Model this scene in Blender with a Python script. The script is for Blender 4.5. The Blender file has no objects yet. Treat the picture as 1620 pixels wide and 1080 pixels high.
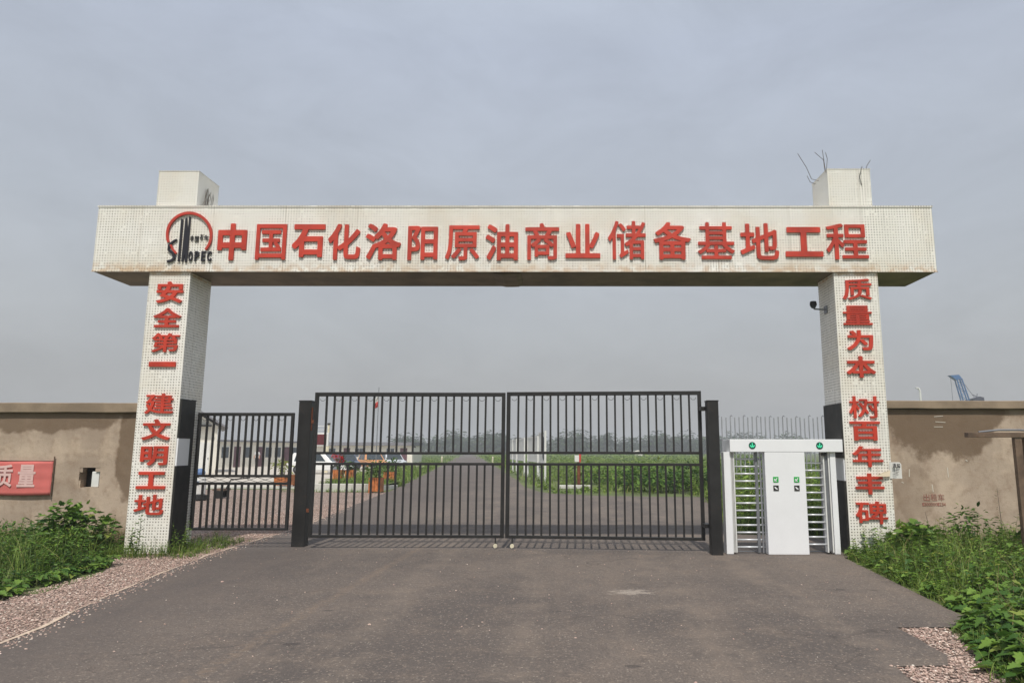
import bpy, math, random
from math import sin, cos, pi, radians, sqrt
random.seed(7)
C = bpy.context.scene.collection
S = bpy.context.scene

# ------------------------------------------------------------------ camera, sky, sun, exposure
F, PX, PY, PITCH, YAW, ROLL = 1104.08, 878.09, 540.0, .155934, .003519, -.001529   # photo pixels (1620 wide), radians
CAM = (0.0, -11.4007, 1.6)
cd = bpy.data.cameras.new('camera'); cam = bpy.data.objects.new('camera', cd); C.objects.link(cam)
cd.sensor_width = 36; cd.lens = F/1620*36; cd.shift_x = (810-PX)/1620; cd.shift_y = 0
cd.clip_start = .1; cd.clip_end = 4000
cam.location = CAM; cam.rotation_mode = 'XYZ'
from mathutils import Matrix, Vector, Euler
cam.rotation_euler = (Matrix.Rotation(YAW, 3, 'Z') @ Matrix.Rotation(pi/2+PITCH, 3, 'X') @ Matrix.Rotation(ROLL*-1, 3, 'Z')).to_euler()
S.camera = cam

SUN_EL = radians(59)
sd = bpy.data.lights.new('sun', 'SUN'); sun = bpy.data.objects.new('sun', sd); C.objects.link(sun)
sd.energy = 3.5; sd.angle = radians(1.6); sd.color = (1, .95, .87)
sun.rotation_euler = (pi/2-SUN_EL, 0, radians(-2))

W = bpy.data.worlds.new('World'); S.world = W; W.use_nodes = True
nt = W.node_tree; N = nt.nodes; L = nt.links; N.clear()
out = N.new('ShaderNodeOutputWorld'); bg = N.new('ShaderNodeBackground'); bg.inputs[1].default_value = .1
sky = N.new('ShaderNodeTexSky'); sky.sky_type = 'NISHITA'; sky.sun_disc = False
sky.sun_elevation = SUN_EL; sky.sun_rotation = pi; sky.dust_density = 3; sky.air_density = 1
tc = N.new('ShaderNodeTexCoord'); sep = N.new('ShaderNodeSeparateXYZ'); L.new(tc.outputs['Generated'], sep.inputs[0])
ramp = N.new('ShaderNodeValToRGB'); L.new(sep.outputs[2], ramp.inputs[0])
e = ramp.color_ramp.elements
e[0].position = 0; e[0].color = (.385, .388, .39, 1)
e[1].position = 1; e[1].color = (.62, .66, .74, 1)
for p_, c_ in ((.09, (.418, .425, .43)), (.17, (.458, .48, .50)), (.30, (.468, .507, .562)), (.52, (.468, .518, .615)), (.7, (.53, .59, .68))):
    k = ramp.color_ramp.elements.new(p_); k.color = (*c_, 1)
mp = N.new('ShaderNodeMapping'); mp.inputs['Scale'].default_value = (1, 1, 2.2); L.new(tc.outputs['Generated'], mp.inputs[0])
nz = N.new('ShaderNodeTexNoise'); nz.inputs['Scale'].default_value = 4.5; nz.inputs['Detail'].default_value = 9; nz.inputs['Roughness'].default_value = .62; nz.inputs['Distortion'].default_value = .4
L.new(mp.outputs[0], nz.inputs[0])
mr = N.new('ShaderNodeMapRange'); mr.inputs[1].default_value = .36; mr.inputs[2].default_value = .66; mr.inputs[3].default_value = 9.95; mr.inputs[4].default_value = 11.15
L.new(nz.outputs[0], mr.inputs[0])
sc_ = N.new('ShaderNodeVectorMath'); sc_.operation = 'SCALE'; L.new(ramp.outputs[0], sc_.inputs[0]); L.new(mr.outputs[0], sc_.inputs['Scale'])
mix = N.new('ShaderNodeMix'); mix.data_type = 'RGBA'; mix.inputs[0].default_value = .93
L.new(sky.outputs[0], mix.inputs[6]); L.new(sc_.outputs[0], mix.inputs[7])
L.new(mix.outputs[2], bg.inputs[0]); L.new(bg.outputs[0], out.inputs[0])

S.view_settings.view_transform = 'Standard'; S.view_settings.look = 'None'
S.view_settings.exposure = 0; S.view_settings.gamma = 1
S.cycles.max_bounces = 6; S.cycles.volume_bounces = 0; S.cycles.transparent_max_bounces = 6

# ------------------------------------------------------------------ surveying helpers: photo measurement -> world position
def ray(x, y):
    X, Y = x-PX, y-PY
    cr, sr = cos(ROLL), sin(ROLL)
    X, Y = (X*cr+Y*sr)/F, (-X*sr+Y*cr)/F
    cp, sp = cos(PITCH), sin(PITCH)
    u = -Y; yy = cp-u*sp; zz = sp+u*cp
    return (X*cos(YAW)-yy*sin(YAW), X*sin(YAW)+yy*cos(YAW), zz)
def at(x, y, Y):
    d = ray(x, y); t = (Y-CAM[1])/d[1]
    return Vector((d[0]*t, Y, CAM[2]+d[2]*t))
def gd(x, y, z=0):
    d = ray(x, y); t = (z-CAM[2])/d[2]
    return Vector((d[0]*t, CAM[1]+d[1]*t, z))

# ------------------------------------------------------------------ materials
def srgb(r, g, b):
    f = lambda v: (v/255/12.92 if v/255 <= .04045 else ((v/255+.055)/1.055)**2.4)
    return (f(r), f(g), f(b))
class NT:
    def __init__(s, name):
        s.m = bpy.data.materials.new(name); s.m.use_nodes = True
        s.t = s.m.node_tree; s.p = s.t.nodes['Principled BSDF']; s.out = s.t.nodes['Material Output']
    def n(s, typ, **kw):
        o = s.t.nodes.new(typ)
        for k, v in kw.items():
            if k.startswith('i_'):
                key = k[2:]; o.inputs[int(key) if key.isdigit() else key].default_value = v
            else: setattr(o, k, v)
        return o
    def l(s, a, b): s.t.links.new(a, b)
    def math(s, op, a, b=None, clamp=False):
        o = s.n('ShaderNodeMath', operation=op, use_clamp=clamp)
        for i, v in enumerate((a, b)):
            if v is None: continue
            if isinstance(v, (int, float)): o.inputs[i].default_value = v
            else: s.l(v, o.inputs[i])
        return o.outputs[0]
    def mixc(s, f, a, b):
        o = s.n('ShaderNodeMix', data_type='RGBA')
        for i, v in ((0, f), (6, a), (7, b)):
            if isinstance(v, (int, float)): o.inputs[i].default_value = v
            elif isinstance(v, tuple): o.inputs[i].default_value = (*v, 1) if len(v) == 3 else v
            else: s.l(v, o.inputs[i])
        return o.outputs[2]
    def step(s, v, lo, hi):
        o = s.n('ShaderNodeMapRange', interpolation_type='SMOOTHSTEP', i_1=lo, i_2=hi)
        s.l(v, o.inputs[0]); return o.outputs[0]
    def noise(s, vec, scale, detail=5, rough=.6):
        o = s.n('ShaderNodeTexNoise', i_Scale=scale, i_Detail=detail, i_Roughness=rough); s.l(vec, o.inputs[0]); return o.outputs[0]
    def obj(s): return s.n('ShaderNodeTexCoord').outputs['Object']
    def uv(s): return s.n('ShaderNodeTexCoord').outputs['UV']
    def bump(s, h, strength, dist=.01):
        b = s.n('ShaderNodeBump', i_Strength=strength, i_Distance=dist); s.l(h, b.inputs['Height']); s.l(b.outputs[0], s.p.inputs['Normal'])
    def col(s, c): s.l(c, s.p.inputs['Base Color'])
def mat(name, c, rough=.6, var=.15, scale=4, bump=.1, metal=0, bscale=60, grime=None):
    k = NT(name); v = k.obj()
    n1 = k.noise(v, scale)
    c2 = tuple(x*(1-var*1.6) for x in c); c1 = tuple(min(1, x*(1+var)) for x in c)
    base = k.mixc(k.step(n1, .3, .7), c2, c1)
    if grime:
        base = k.mixc(k.math('MULTIPLY', k.step(k.noise(v, scale*2.3, 8, .7), .55, .75), grime[3]), base, tuple(grime[:3]))
    k.col(base); k.p.inputs['Roughness'].default_value = rough; k.p.inputs['Metallic'].default_value = metal
    if bump: k.bump(k.noise(v, bscale, 3), bump)
    return k.m

def perforated():
    k = NT('perforated_cream_panel'); uv = k.uv(); v = k.obj()
    sp = k.n('ShaderNodeSeparateXYZ'); k.l(uv, sp.inputs[0])
    u, w = sp.outputs[0], sp.outputs[1]
    P = .0455
    fu = k.math('SUBTRACT', k.math('FRACT', k.math('DIVIDE', u, P)), .5)
    fw = k.math('SUBTRACT', k.math('FRACT', k.math('DIVIDE', w, P)), .5)
    d = k.math('SQRT', k.math('ADD', k.math('MULTIPLY', fu, fu), k.math('MULTIPLY', fw, fw)))
    cu_ = k.n('ShaderNodeCombineXYZ'); k.l(k.math('FLOOR', k.math('DIVIDE', u, P)), cu_.inputs[0]); k.l(k.math('FLOOR', k.math('DIVIDE', w, P)), cu_.inputs[1])
    cw = k.n('ShaderNodeTexWhiteNoise', noise_dimensions='3D'); k.l(cu_.outputs[0], cw.inputs['Vector'])
    dot = k.math('SUBTRACT', 1, k.step(d, .18, .295))
    worn = k.step(k.noise(v, 2.3, 6, .7), .34, .50)
    dot = k.math('MULTIPLY', dot, k.math('MULTIPLY', k.math('GREATER_THAN', cw.outputs[0], .04), k.math('ADD', .55, k.math('MULTIPLY', worn, .45))))
    big = k.noise(v, 1.1, 6)
    fine = k.noise(v, 9, 5)
    # panel to panel shade: 1.22 m wide sheets
    cell = k.math('FLOOR', k.math('DIVIDE', k.math('ADD', u, .35), 1.22))
    wn = k.n('ShaderNodeTexWhiteNoise', noise_dimensions='1D'); k.l(cell, wn.inputs['W'])
    base = k.mixc(wn.outputs[0], srgb(242, 239, 230), srgb(248, 245, 238))
    base = k.mixc(k.math('MULTIPLY', k.step(big, .42, .7), .45), base, srgb(224, 214, 192))
    # seam
    fs = k.math('FRACT', k.math('DIVIDE', k.math('ADD', u, .35), 1.22))
    seam = k.math('LESS_THAN', k.math('ABSOLUTE', k.math('SUBTRACT', fs, .5)), .006)
    base = k.mixc(k.math('MULTIPLY', seam, .35), base, srgb(150, 135, 110))
    gs = k.n('ShaderNodeMapping'); gs.inputs['Scale'].default_value = (5, 5, .7); k.l(v, gs.inputs[0])
    base = k.mixc(k.math('MULTIPLY', k.step(k.noise(gs.outputs[0], 1.1, 6, .65), .5, .72), .18), base, srgb(172, 168, 158))
    # rust: a band along the lower edge of the beam, and thin streaks
    streakv = k.n('ShaderNodeMapping'); streakv.inputs['Scale'].default_value = (9, 9, .5); k.l(v, streakv.inputs[0])
    st = k.step(k.noise(streakv.outputs[0], 2.2, 4), .66, .8)
    base = k.mixc(k.math('MULTIPLY', st, .35), base, srgb(176, 120, 66))
    low = k.math('MULTIPLY', k.math('SUBTRACT', 1, k.step(w, 4.60, 4.78)), k.math('GREATER_THAN', w, 4.5))
    base = k.mixc(k.math('MULTIPLY', k.math('MULTIPLY', low, k.step(fine, .35, .65)), .55), base, srgb(196, 150, 86))
    hole = k.mixc(k.math('MULTIPLY', k.math('MAXIMUM', k.math('MULTIPLY', low, .9), k.step(big, .5, .7)), k.step(fine, .35, .6)), srgb(104, 94, 80), srgb(120, 70, 40))
    base = k.mixc(k.math('MULTIPLY', dot, k.math('ADD', .5, k.math('MULTIPLY', cw.outputs[0], .5))), base, hole)
    k.col(base); k.p.inputs['Roughness'].default_value = .45
    k.bump(dot, .5, -.004)
    return k.m
def asphalt():
    k = NT('worn_asphalt'); v = k.obj()
    big = k.noise(v, .35, 6); mid = k.noise(v, 2.2, 6, .65); fine = k.noise(v, 55, 3, .7)
    c = k.mixc(k.step(big, .35, .65), srgb(90, 82, 77), srgb(114, 103, 94))
    c = k.mixc(k.math('MULTIPLY', k.step(mid, .45, .75), .5), c, srgb(132, 116, 102))
    c = k.mixc(k.math('MULTIPLY', k.step(fine, .42, .62), .55), c, srgb(66, 60, 58))
    c = k.mixc(k.math('MULTIPLY', k.step(k.noise(v, 24, 5, .75), .53, .66), .6), c, srgb(158, 142, 126))
    c = k.mixc(k.math('MULTIPLY', k.step(k.noise(v, 7, 8, .75), .50, .64), .5), c, srgb(80, 72, 67))
    vo = k.n('ShaderNodeTexVoronoi', i_Scale=42.0); k.l(v, vo.inputs[0])
    sep = k.n('ShaderNodeSeparateColor'); k.l(vo.outputs['Color'], sep.inputs[0])
    chip = k.math('MULTIPLY', k.math('LESS_THAN', vo.outputs['Distance'], .3), k.math('GREATER_THAN', sep.outputs[0], .90))
    c = k.mixc(k.math('MULTIPLY', chip, .55), c, srgb(178, 166, 152))
    # dusty streaks drawn out along the direction of travel
    m2 = k.n('ShaderNodeMapping'); m2.inputs['Scale'].default_value = (1.6, .12, 1); m2.inputs['Rotation'].default_value = (0, 0, .1); k.l(v, m2.inputs[0])
    tr = k.step(k.noise(m2.outputs[0], 1.3, 5), .52, .72)
    c = k.mixc(k.math('MULTIPLY', tr, .3), c, srgb(122, 108, 96))
    # pale spill and dark drips
    m3m = k.n('ShaderNodeMapping'); m3m.inputs['Scale'].default_value = (.8, 1.5, 1); k.l(v, m3m.inputs[0]); m3 = k.n('ShaderNodeTexVoronoi', i_Scale=1.1); k.l(m3m.outputs[0], m3.inputs[0])
    drip = k.math('MULTIPLY', k.math('LESS_THAN', k.math('ADD', m3.outputs['Distance'], k.math('MULTIPLY', mid, .14)), .125), .6)
    c = k.mixc(drip, c, srgb(58, 52, 50))
    sx = k.n('ShaderNodeSeparateXYZ'); k.l(v, sx.inputs[0])
    dx = k.math('DIVIDE', k.math('SUBTRACT', sx.outputs[0], .86), .27); dy = k.math('DIVIDE', k.math('ADD', sx.outputs[1], 3.0), .17)
    dd = k.math('ADD', k.math('SQRT', k.math('ADD', k.math('MULTIPLY', dx, dx), k.math('MULTIPLY', dy, dy))), k.math('MULTIPLY', k.math('SUBTRACT', k.noise(v, 11, 6, .75), .5), 4.0))
    c = k.mixc(k.math('MULTIPLY', k.math('SUBTRACT', 1, k.step(dd, .4, 1.1)), .42), c, srgb(190, 178, 164))
    wv = k.n('ShaderNodeVectorMath', operation='ADD'); nz3 = k.n('ShaderNodeTexNoise', i_Scale=1.4, i_Detail=6.0); k.l(v, nz3.inputs[0]); k.l(v, wv.inputs[0]); k.l(nz3.outputs['Color'], wv.inputs[1])
    cr = k.n('ShaderNodeTexVoronoi', feature='DISTANCE_TO_EDGE', i_Scale=.33); k.l(wv.outputs[0], cr.inputs[0])
    crk = k.math('MULTIPLY', k.math('LESS_THAN', cr.outputs['Distance'], .004), k.step(k.noise(v, .5, 3), .48, .56))
    c = k.mixc(k.math('MULTIPLY', crk, .38), c, srgb(54, 48, 45))
    for tx_, tw in ((-1.75, .26), (-.35, .26), (1.35, .30), (2.6, .28)):
        ex = k.math('ABSOLUTE', k.math('ADD', k.math('SUBTRACT', sx.outputs[0], tx_), k.math('MULTIPLY', k.math('SUBTRACT', big, .5), .9)))
        tt = k.math('MULTIPLY', k.math('SUBTRACT', 1, k.step(ex, tw*.3, tw)), k.step(mid, .36, .6))
        c = k.mixc(k.math('MULTIPLY', tt, .18), c, srgb(140, 126, 112))
    ed = k.step(k.math('ADD', k.math('MULTIPLY', sx.outputs[0], -1), k.math('MULTIPLY', mid, 1.2)), 3.4, 5.2)
    c = k.mixc(k.math('MULTIPLY', ed, .5), c, srgb(84, 76, 72))
    # longitudinal joint, browner and rough
    jx = k.math('ADD', k.math('SUBTRACT', sx.outputs[0], k.math('MULTIPLY', sx.outputs[1], .045)), 2.33)
    jx = k.math('ADD', jx, k.math('MULTIPLY', k.math('SUBTRACT', mid, .5), .12))
    jn = k.math('MULTIPLY', k.math('SUBTRACT', 1, k.step(k.math('ABSOLUTE', jx), .02, .11)), k.step(k.noise(v, 14, 4), .4, .6))
    jn = k.math('MULTIPLY', jn, k.math('LESS_THAN', sx.outputs[1], 1.0))
    c = k.mixc(k.math('MULTIPLY', jn, .38), c, srgb(136, 116, 97))
    k.col(c); k.p.inputs['Roughness'].default_value = .85
    k.bump(k.math('ADD', k.math('MULTIPLY', fine, .8), mid), .8, .014)
    return k.m
def gravel_mat():
    k = NT('pink_gravel'); v = k.obj()
    vo = k.n('ShaderNodeTexVoronoi', i_Scale=34.0); k.l(v, vo.inputs[0])
    sep = k.n('ShaderNodeSeparateColor'); k.l(vo.outputs['Color'], sep.inputs[0])
    r = k.n('ShaderNodeValToRGB'); k.l(sep.outputs[0], r.inputs[0])
    els = r.color_ramp.elements; els[0].color = (*srgb(124, 108, 96), 1); els[1].color = (*srgb(222, 206, 190), 1)
    for p_, c_ in ((.3, (168, 143, 130)), (.55, (196, 172, 157)), (.8, (184, 156, 145))):
        q = els.new(p_); q.color = (*srgb(*c_), 1)
    c = k.mixc(k.step(vo.outputs['Distance'], .35, .75), r.outputs[0], srgb(78, 64, 58))
    c = k.mixc(k.math('MULTIPLY', k.step(k.noise(v, .6, 4), .45, .7), .35), c, srgb(120, 104, 90))
    k.col(c); k.p.inputs['Roughness'].default_value = .9
    k.bump(k.math('SUBTRACT', 1, vo.outputs['Distance']), .9, .03)
    return k.m
def stone_mat():
    k = NT('pebble_stone')
    g = k.n('ShaderNodeNewGeometry'); r = k.n('ShaderNodeValToRGB'); k.l(g.outputs['Random Per Island'], r.inputs[0])
    els = r.color_ramp.elements; els[0].color = (*srgb(130, 112, 100), 1); els[1].color = (*srgb(230, 220, 206), 1)
    for p_, c_ in ((.35, (174, 147, 134)), (.6, (205, 182, 167)), (.85, (178, 146, 136))):
        q = els.new(p_); q.color = (*srgb(*c_), 1)
    k.col(r.outputs[0]); k.p.inputs['Roughness'].default_value = .85
    return k.m
def leaf_mat(name, dark, light, trans=.3, yellow=None):
    k = NT(name); g = k.n('ShaderNodeNewGeometry'); v = k.obj()
    f = k.math('ADD', k.math('MULTIPLY', g.outputs['Random Per Island'], .65), k.math('MULTIPLY', k.noise(v, 1.3, 3), .55))
    c = k.mixc(k.step(f, .25, .95), dark, light)
    if yellow:
        c = k.mixc(k.math('MULTIPLY', k.math('GREATER_THAN', g.outputs['Random Per Island'], .93), .7), c, yellow)
    k.col(c); k.p.inputs['Roughness'].default_value = .5; k.p.inputs['Specular IOR Level'].default_value = .3
    tr = k.n('ShaderNodeBsdfTranslucent'); k.l(c, tr.inputs[0])
    mx = k.n('ShaderNodeMixShader', i_0=trans); k.l(k.p.outputs[0], mx.inputs[1]); k.l(tr.outputs[0], mx.inputs[2]); k.l(mx.outputs[0], k.out.inputs[0])
    return k.m
def stucco(name, stains, zlow):
    """cement render; stains = list of (cx, cz, rx, rz, strength) in wall metres, drying patches with their own ragged outlines"""
    k = NT(name); v = k.obj(); uv = k.uv()
    sp = k.n('ShaderNodeSeparateXYZ'); k.l(uv, sp.inputs[0])
    big = k.noise(v, .8, 6); mid = k.noise(v, 3.5, 7, .65); fine = k.noise(v, 40, 4)
    c = k.mixc(k.step(big, .35, .65), srgb(164, 146, 129), srgb(190, 171, 152))
    c = k.mixc(k.math('MULTIPLY', k.step(mid, .45, .7), .6), c, srgb(146, 122, 102))
    c = k.mixc(k.math('MULTIPLY', k.step(k.noise(v, 9, 7, .7), .52, .66), .3), c, srgb(132, 110, 92))
    c = k.mixc(k.math('MULTIPLY', k.step(k.noise(v, 1.7, 5, .65), .5, .64), .5), c, srgb(204, 184, 162))
    warp = k.math('MULTIPLY', k.math('SUBTRACT', k.noise(v, 1.6, 6, .6), .5), 1.3)
    for cx, cz, rx, rz, st in stains:
        dx = k.math('DIVIDE', k.math('SUBTRACT', sp.outputs[0], cx), rx); dz = k.math('DIVIDE', k.math('SUBTRACT', sp.outputs[1], cz), rz)
        d = k.math('ADD', k.math('SQRT', k.math('ADD', k.math('MULTIPLY', dx, dx), k.math('MULTIPLY', dz, dz))), warp)
        c = k.mixc(k.math('MULTIPLY', k.math('SUBTRACT', 1, k.step(d, .88, 1.06)), st), c, srgb(110, 90, 70))
    foot = k.math('SUBTRACT', 1, k.step(k.math('ADD', sp.outputs[1], k.math('MULTIPLY', warp, .25)), zlow, zlow+.12))
    c = k.mixc(k.math('MULTIPLY', foot, .55), c, srgb(118, 92, 70))
    k.col(c); k.p.inputs['Roughness'].default_value = .9
    k.bump(k.math('ADD', mid, k.math('MULTIPLY', fine, .5)), .35, .02)
    return k.m
def grass_ground():
    k = NT('grassy_soil'); v = k.obj()
    c = k.mixc(k.step(k.noise(v, .15, 8, .7), .35, .65), srgb(74, 86, 46), srgb(104, 116, 62))
    c = k.mixc(k.math('MULTIPLY', k.step(k.noise(v, 3, 6, .7), .5, .7), .5), c, srgb(96, 84, 62))
    k.col(c); k.p.inputs['Roughness'].default_value = .95
    k.bump(k.noise(v, 8, 6), .6, .05)
    return k.m

M = dict(
    panel=perforated(), asphalt=asphalt(), gravel=gravel_mat(), stone=stone_mat(), soil=grass_ground(),
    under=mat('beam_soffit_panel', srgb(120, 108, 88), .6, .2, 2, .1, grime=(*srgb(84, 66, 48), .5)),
    red=mat('red_letter_paint', srgb(198, 62, 42), .5, .16, 2.5, .05, grime=(*srgb(168, 76, 62), .6)),
    ink=mat('black_letter_paint', srgb(38, 36, 44), .4, .1, 3, 0),
    ring=mat('emblem_red_paint', srgb(192, 62, 46), .45, .1, 2, 0),
    black=mat('black_gate_paint', srgb(38, 37, 36), .5, .25, 3, .05, grime=(*srgb(70, 56, 46), .5)),
    tar=mat('black_plate_paint', srgb(40, 38, 35), .6, .3, 5, .15, grime=(*srgb(64, 58, 50), .6)),
    rust=mat('rusty_iron', srgb(118, 66, 40), .8, .3, 8, .2),
    rustbrown=mat('weathered_steel', srgb(112, 92, 76), .6, .25, 5, .15, grime=(*srgb(98, 66, 46), .6)),
    wallL=stucco('cement_render_stained_edge', [(-10.0, 2.36, 3.2, .46, .8), (-7.38, 1.75, .34, 1.05, .8), (-8.9, 0.0, 3, .25, .4)], .22),
    wallR=stucco('cement_render_damp_patch', [(6.75, 2.25, 1.1, .82, .85), (8.3, 2.5, 1.2, .30, .55), (6.2, .9, .35, .45, .25)], .1),
    cope=mat('cement_coping', srgb(150, 132, 112), .85, .15, 2, .3),
    white=mat('white_powder_coat', srgb(240, 241, 242), .35, .02, 2, 0),
    whitepaint=mat('white_paint', srgb(226, 226, 222), .5, .06, 1.5, .05, grime=(*srgb(176, 168, 150), .4)),
    chrome=mat('brushed_steel', srgb(200, 202, 206), .3, .05, 3, 0, metal=.85),
    armsteel=mat('polished_arm_steel', srgb(214, 216, 219), .35, .04, 3, 0, metal=.25),
    slat=mat('pale_grey_slat', srgb(150, 152, 156), .7, .1, 3, 0),
    greysteel=mat('grey_steel', srgb(128, 130, 134), .45, .1, 4, 0, metal=.3),
    darkgreen=mat('dark_green_lens', srgb(12, 84, 66), .25, .05, 3, 0),
    cream=mat('cream_paint', srgb(222, 214, 186), .5, .1, 3, 0),
    paper=mat('white_paper', srgb(226, 224, 218), .7, .05, 5, .05),
    paperfold=mat('cream_paper_back', srgb(236, 220, 192), .7, .04, 5, .05),
    concrete=mat('pale_concrete', srgb(190, 182, 170), .85, .1, 1.2, .15, grime=(*srgb(158, 146, 132), .5)),
    kerb=mat('white_kerb', srgb(206, 204, 196), .75, .1, 1.5, .15, grime=(*srgb(150, 150, 130), .5)),
    bldg=mat('white_prefab_wall', srgb(230, 226, 214), .6, .05, .8, 0),
    roof=mat('grey_prefab_roof', srgb(128, 128, 134), .6, .1, 1, 0),
    door=mat('purple_brown_door', srgb(98, 64, 74), .5, .15, 2, 0),
    glass=mat('dark_window_glass', srgb(88, 94, 102), .15, .15, 2, 0),
    carwhite=mat('white_car_paint', srgb(228, 228, 226), .25, .02, 2, 0),
    carorange=mat('orange_car_paint', srgb(214, 150, 96), .3, .05, 2, 0),
    carblue=mat('slate_car_paint', srgb(80, 88, 110), .25, .05, 2, 0),
    carsilver=mat('silver_car_paint', srgb(196, 200, 206), .25, .03, 2, 0),
    carglass=mat('car_glass', srgb(56, 64, 68), .1, .1, 2, 0),
    tyre=mat('tyre_rubber', srgb(34, 34, 34), .8, .1, 5, 0),
    wood=mat('orange_stained_wood', srgb(186, 112, 60), .6, .25, 5, .1, grime=(*srgb(150, 74, 34), .5)),
    crane=mat('blue_crane_paint', srgb(54, 104, 156), .5, .1, 1, 0),
    machine=mat('dark_machine_paint', srgb(70, 72, 84), .6, .1, 1, 0),
    led=mat('maroon_led_panel', srgb(98, 30, 36), .4, .15, 3, 0),
    banner=mat('faded_red_banner_cloth', srgb(212, 112, 106), .8, .06, 2, .1),
    bannertext=mat('faded_white_print', srgb(226, 190, 184), .7, .05, 4, 0),
    stencil=mat('faded_red_stencil', srgb(160, 112, 98), .9, .2, 30, 0),
    chalk=mat('white_chalk', srgb(212, 204, 190), .9, .05, 9, 0),
    blueplastic=mat('blue_plastic', srgb(92, 122, 168), .4, .05, 3, 0),
    orange=mat('orange_red_plastic', srgb(222, 84, 50), .4, .06, 3, 0),
    flagred=mat('red_flag_cloth', srgb(206, 70, 60), .7, .05, 3, 0),
    flagwhite=mat('white_flag_cloth', srgb(226, 222, 216), .7, .05, 3, 0),
    skin=mat('skin', srgb(190, 142, 116), .6, .05, 4, 0),
    shirt=mat('white_shirt', srgb(206, 204, 204), .8, .05, 4, 0),
    trousers=mat('dark_trousers', srgb(58, 44, 50), .8, .1, 4, 0),
    hair=mat('black_hair', srgb(30, 26, 26), .7, .1, 9, 0),
    twig=mat('dry_twig', srgb(92, 84, 76), .9, .2, 9, .1),
    straw=mat('dry_straw', srgb(150, 134, 92), .9, .2, 9, 0),
    stem=mat('green_stem', srgb(98, 108, 56), .7, .15, 9, .1),
    bark=mat('grey_bark', srgb(92, 84, 74), .9, .2, 3, .3),
    leafA=leaf_mat('weed_leaf', srgb(58, 90, 34), srgb(132, 164, 68), .3, srgb(150, 150, 70)),
    leafB=leaf_mat('broad_leaf', srgb(58, 94, 36), srgb(122, 154, 64), .32, srgb(142, 150, 72)),
    leafC=leaf_mat('grass_blade', srgb(74, 102, 42), srgb(136, 158, 70), .3, srgb(176, 166, 110)),
    leafD=leaf_mat('dark_shrub_leaf', srgb(48, 80, 30), srgb(106, 140, 58), .33),
    leafF=leaf_mat('field_leaf', srgb(86, 112, 42), srgb(144, 170, 70), .3, srgb(146, 156, 76)),
    leafT=leaf_mat('tree_leaf', srgb(42, 60, 34), srgb(72, 92, 50), .2),
    leafY=leaf_mat('yellow_green_leaf', srgb(110, 124, 50), srgb(164, 172, 84), .35),
    petal=leaf_mat('red_petal', srgb(170, 24, 38), srgb(214, 48, 60), .25),
)
def emit(name, c, s):
    k = NT(name); k.p.inputs['Base Color'].default_value = (*c, 1)
    k.p.inputs['Emission Color'].default_value = (*c, 1); k.p.inputs['Emission Strength'].default_value = s
    return k.m
M['greenlamp'] = emit('lit_green_arrow', srgb(70, 210, 160), .45)
M['greensq'] = emit('lit_green_pictogram', srgb(20, 150, 60), .25)

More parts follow.
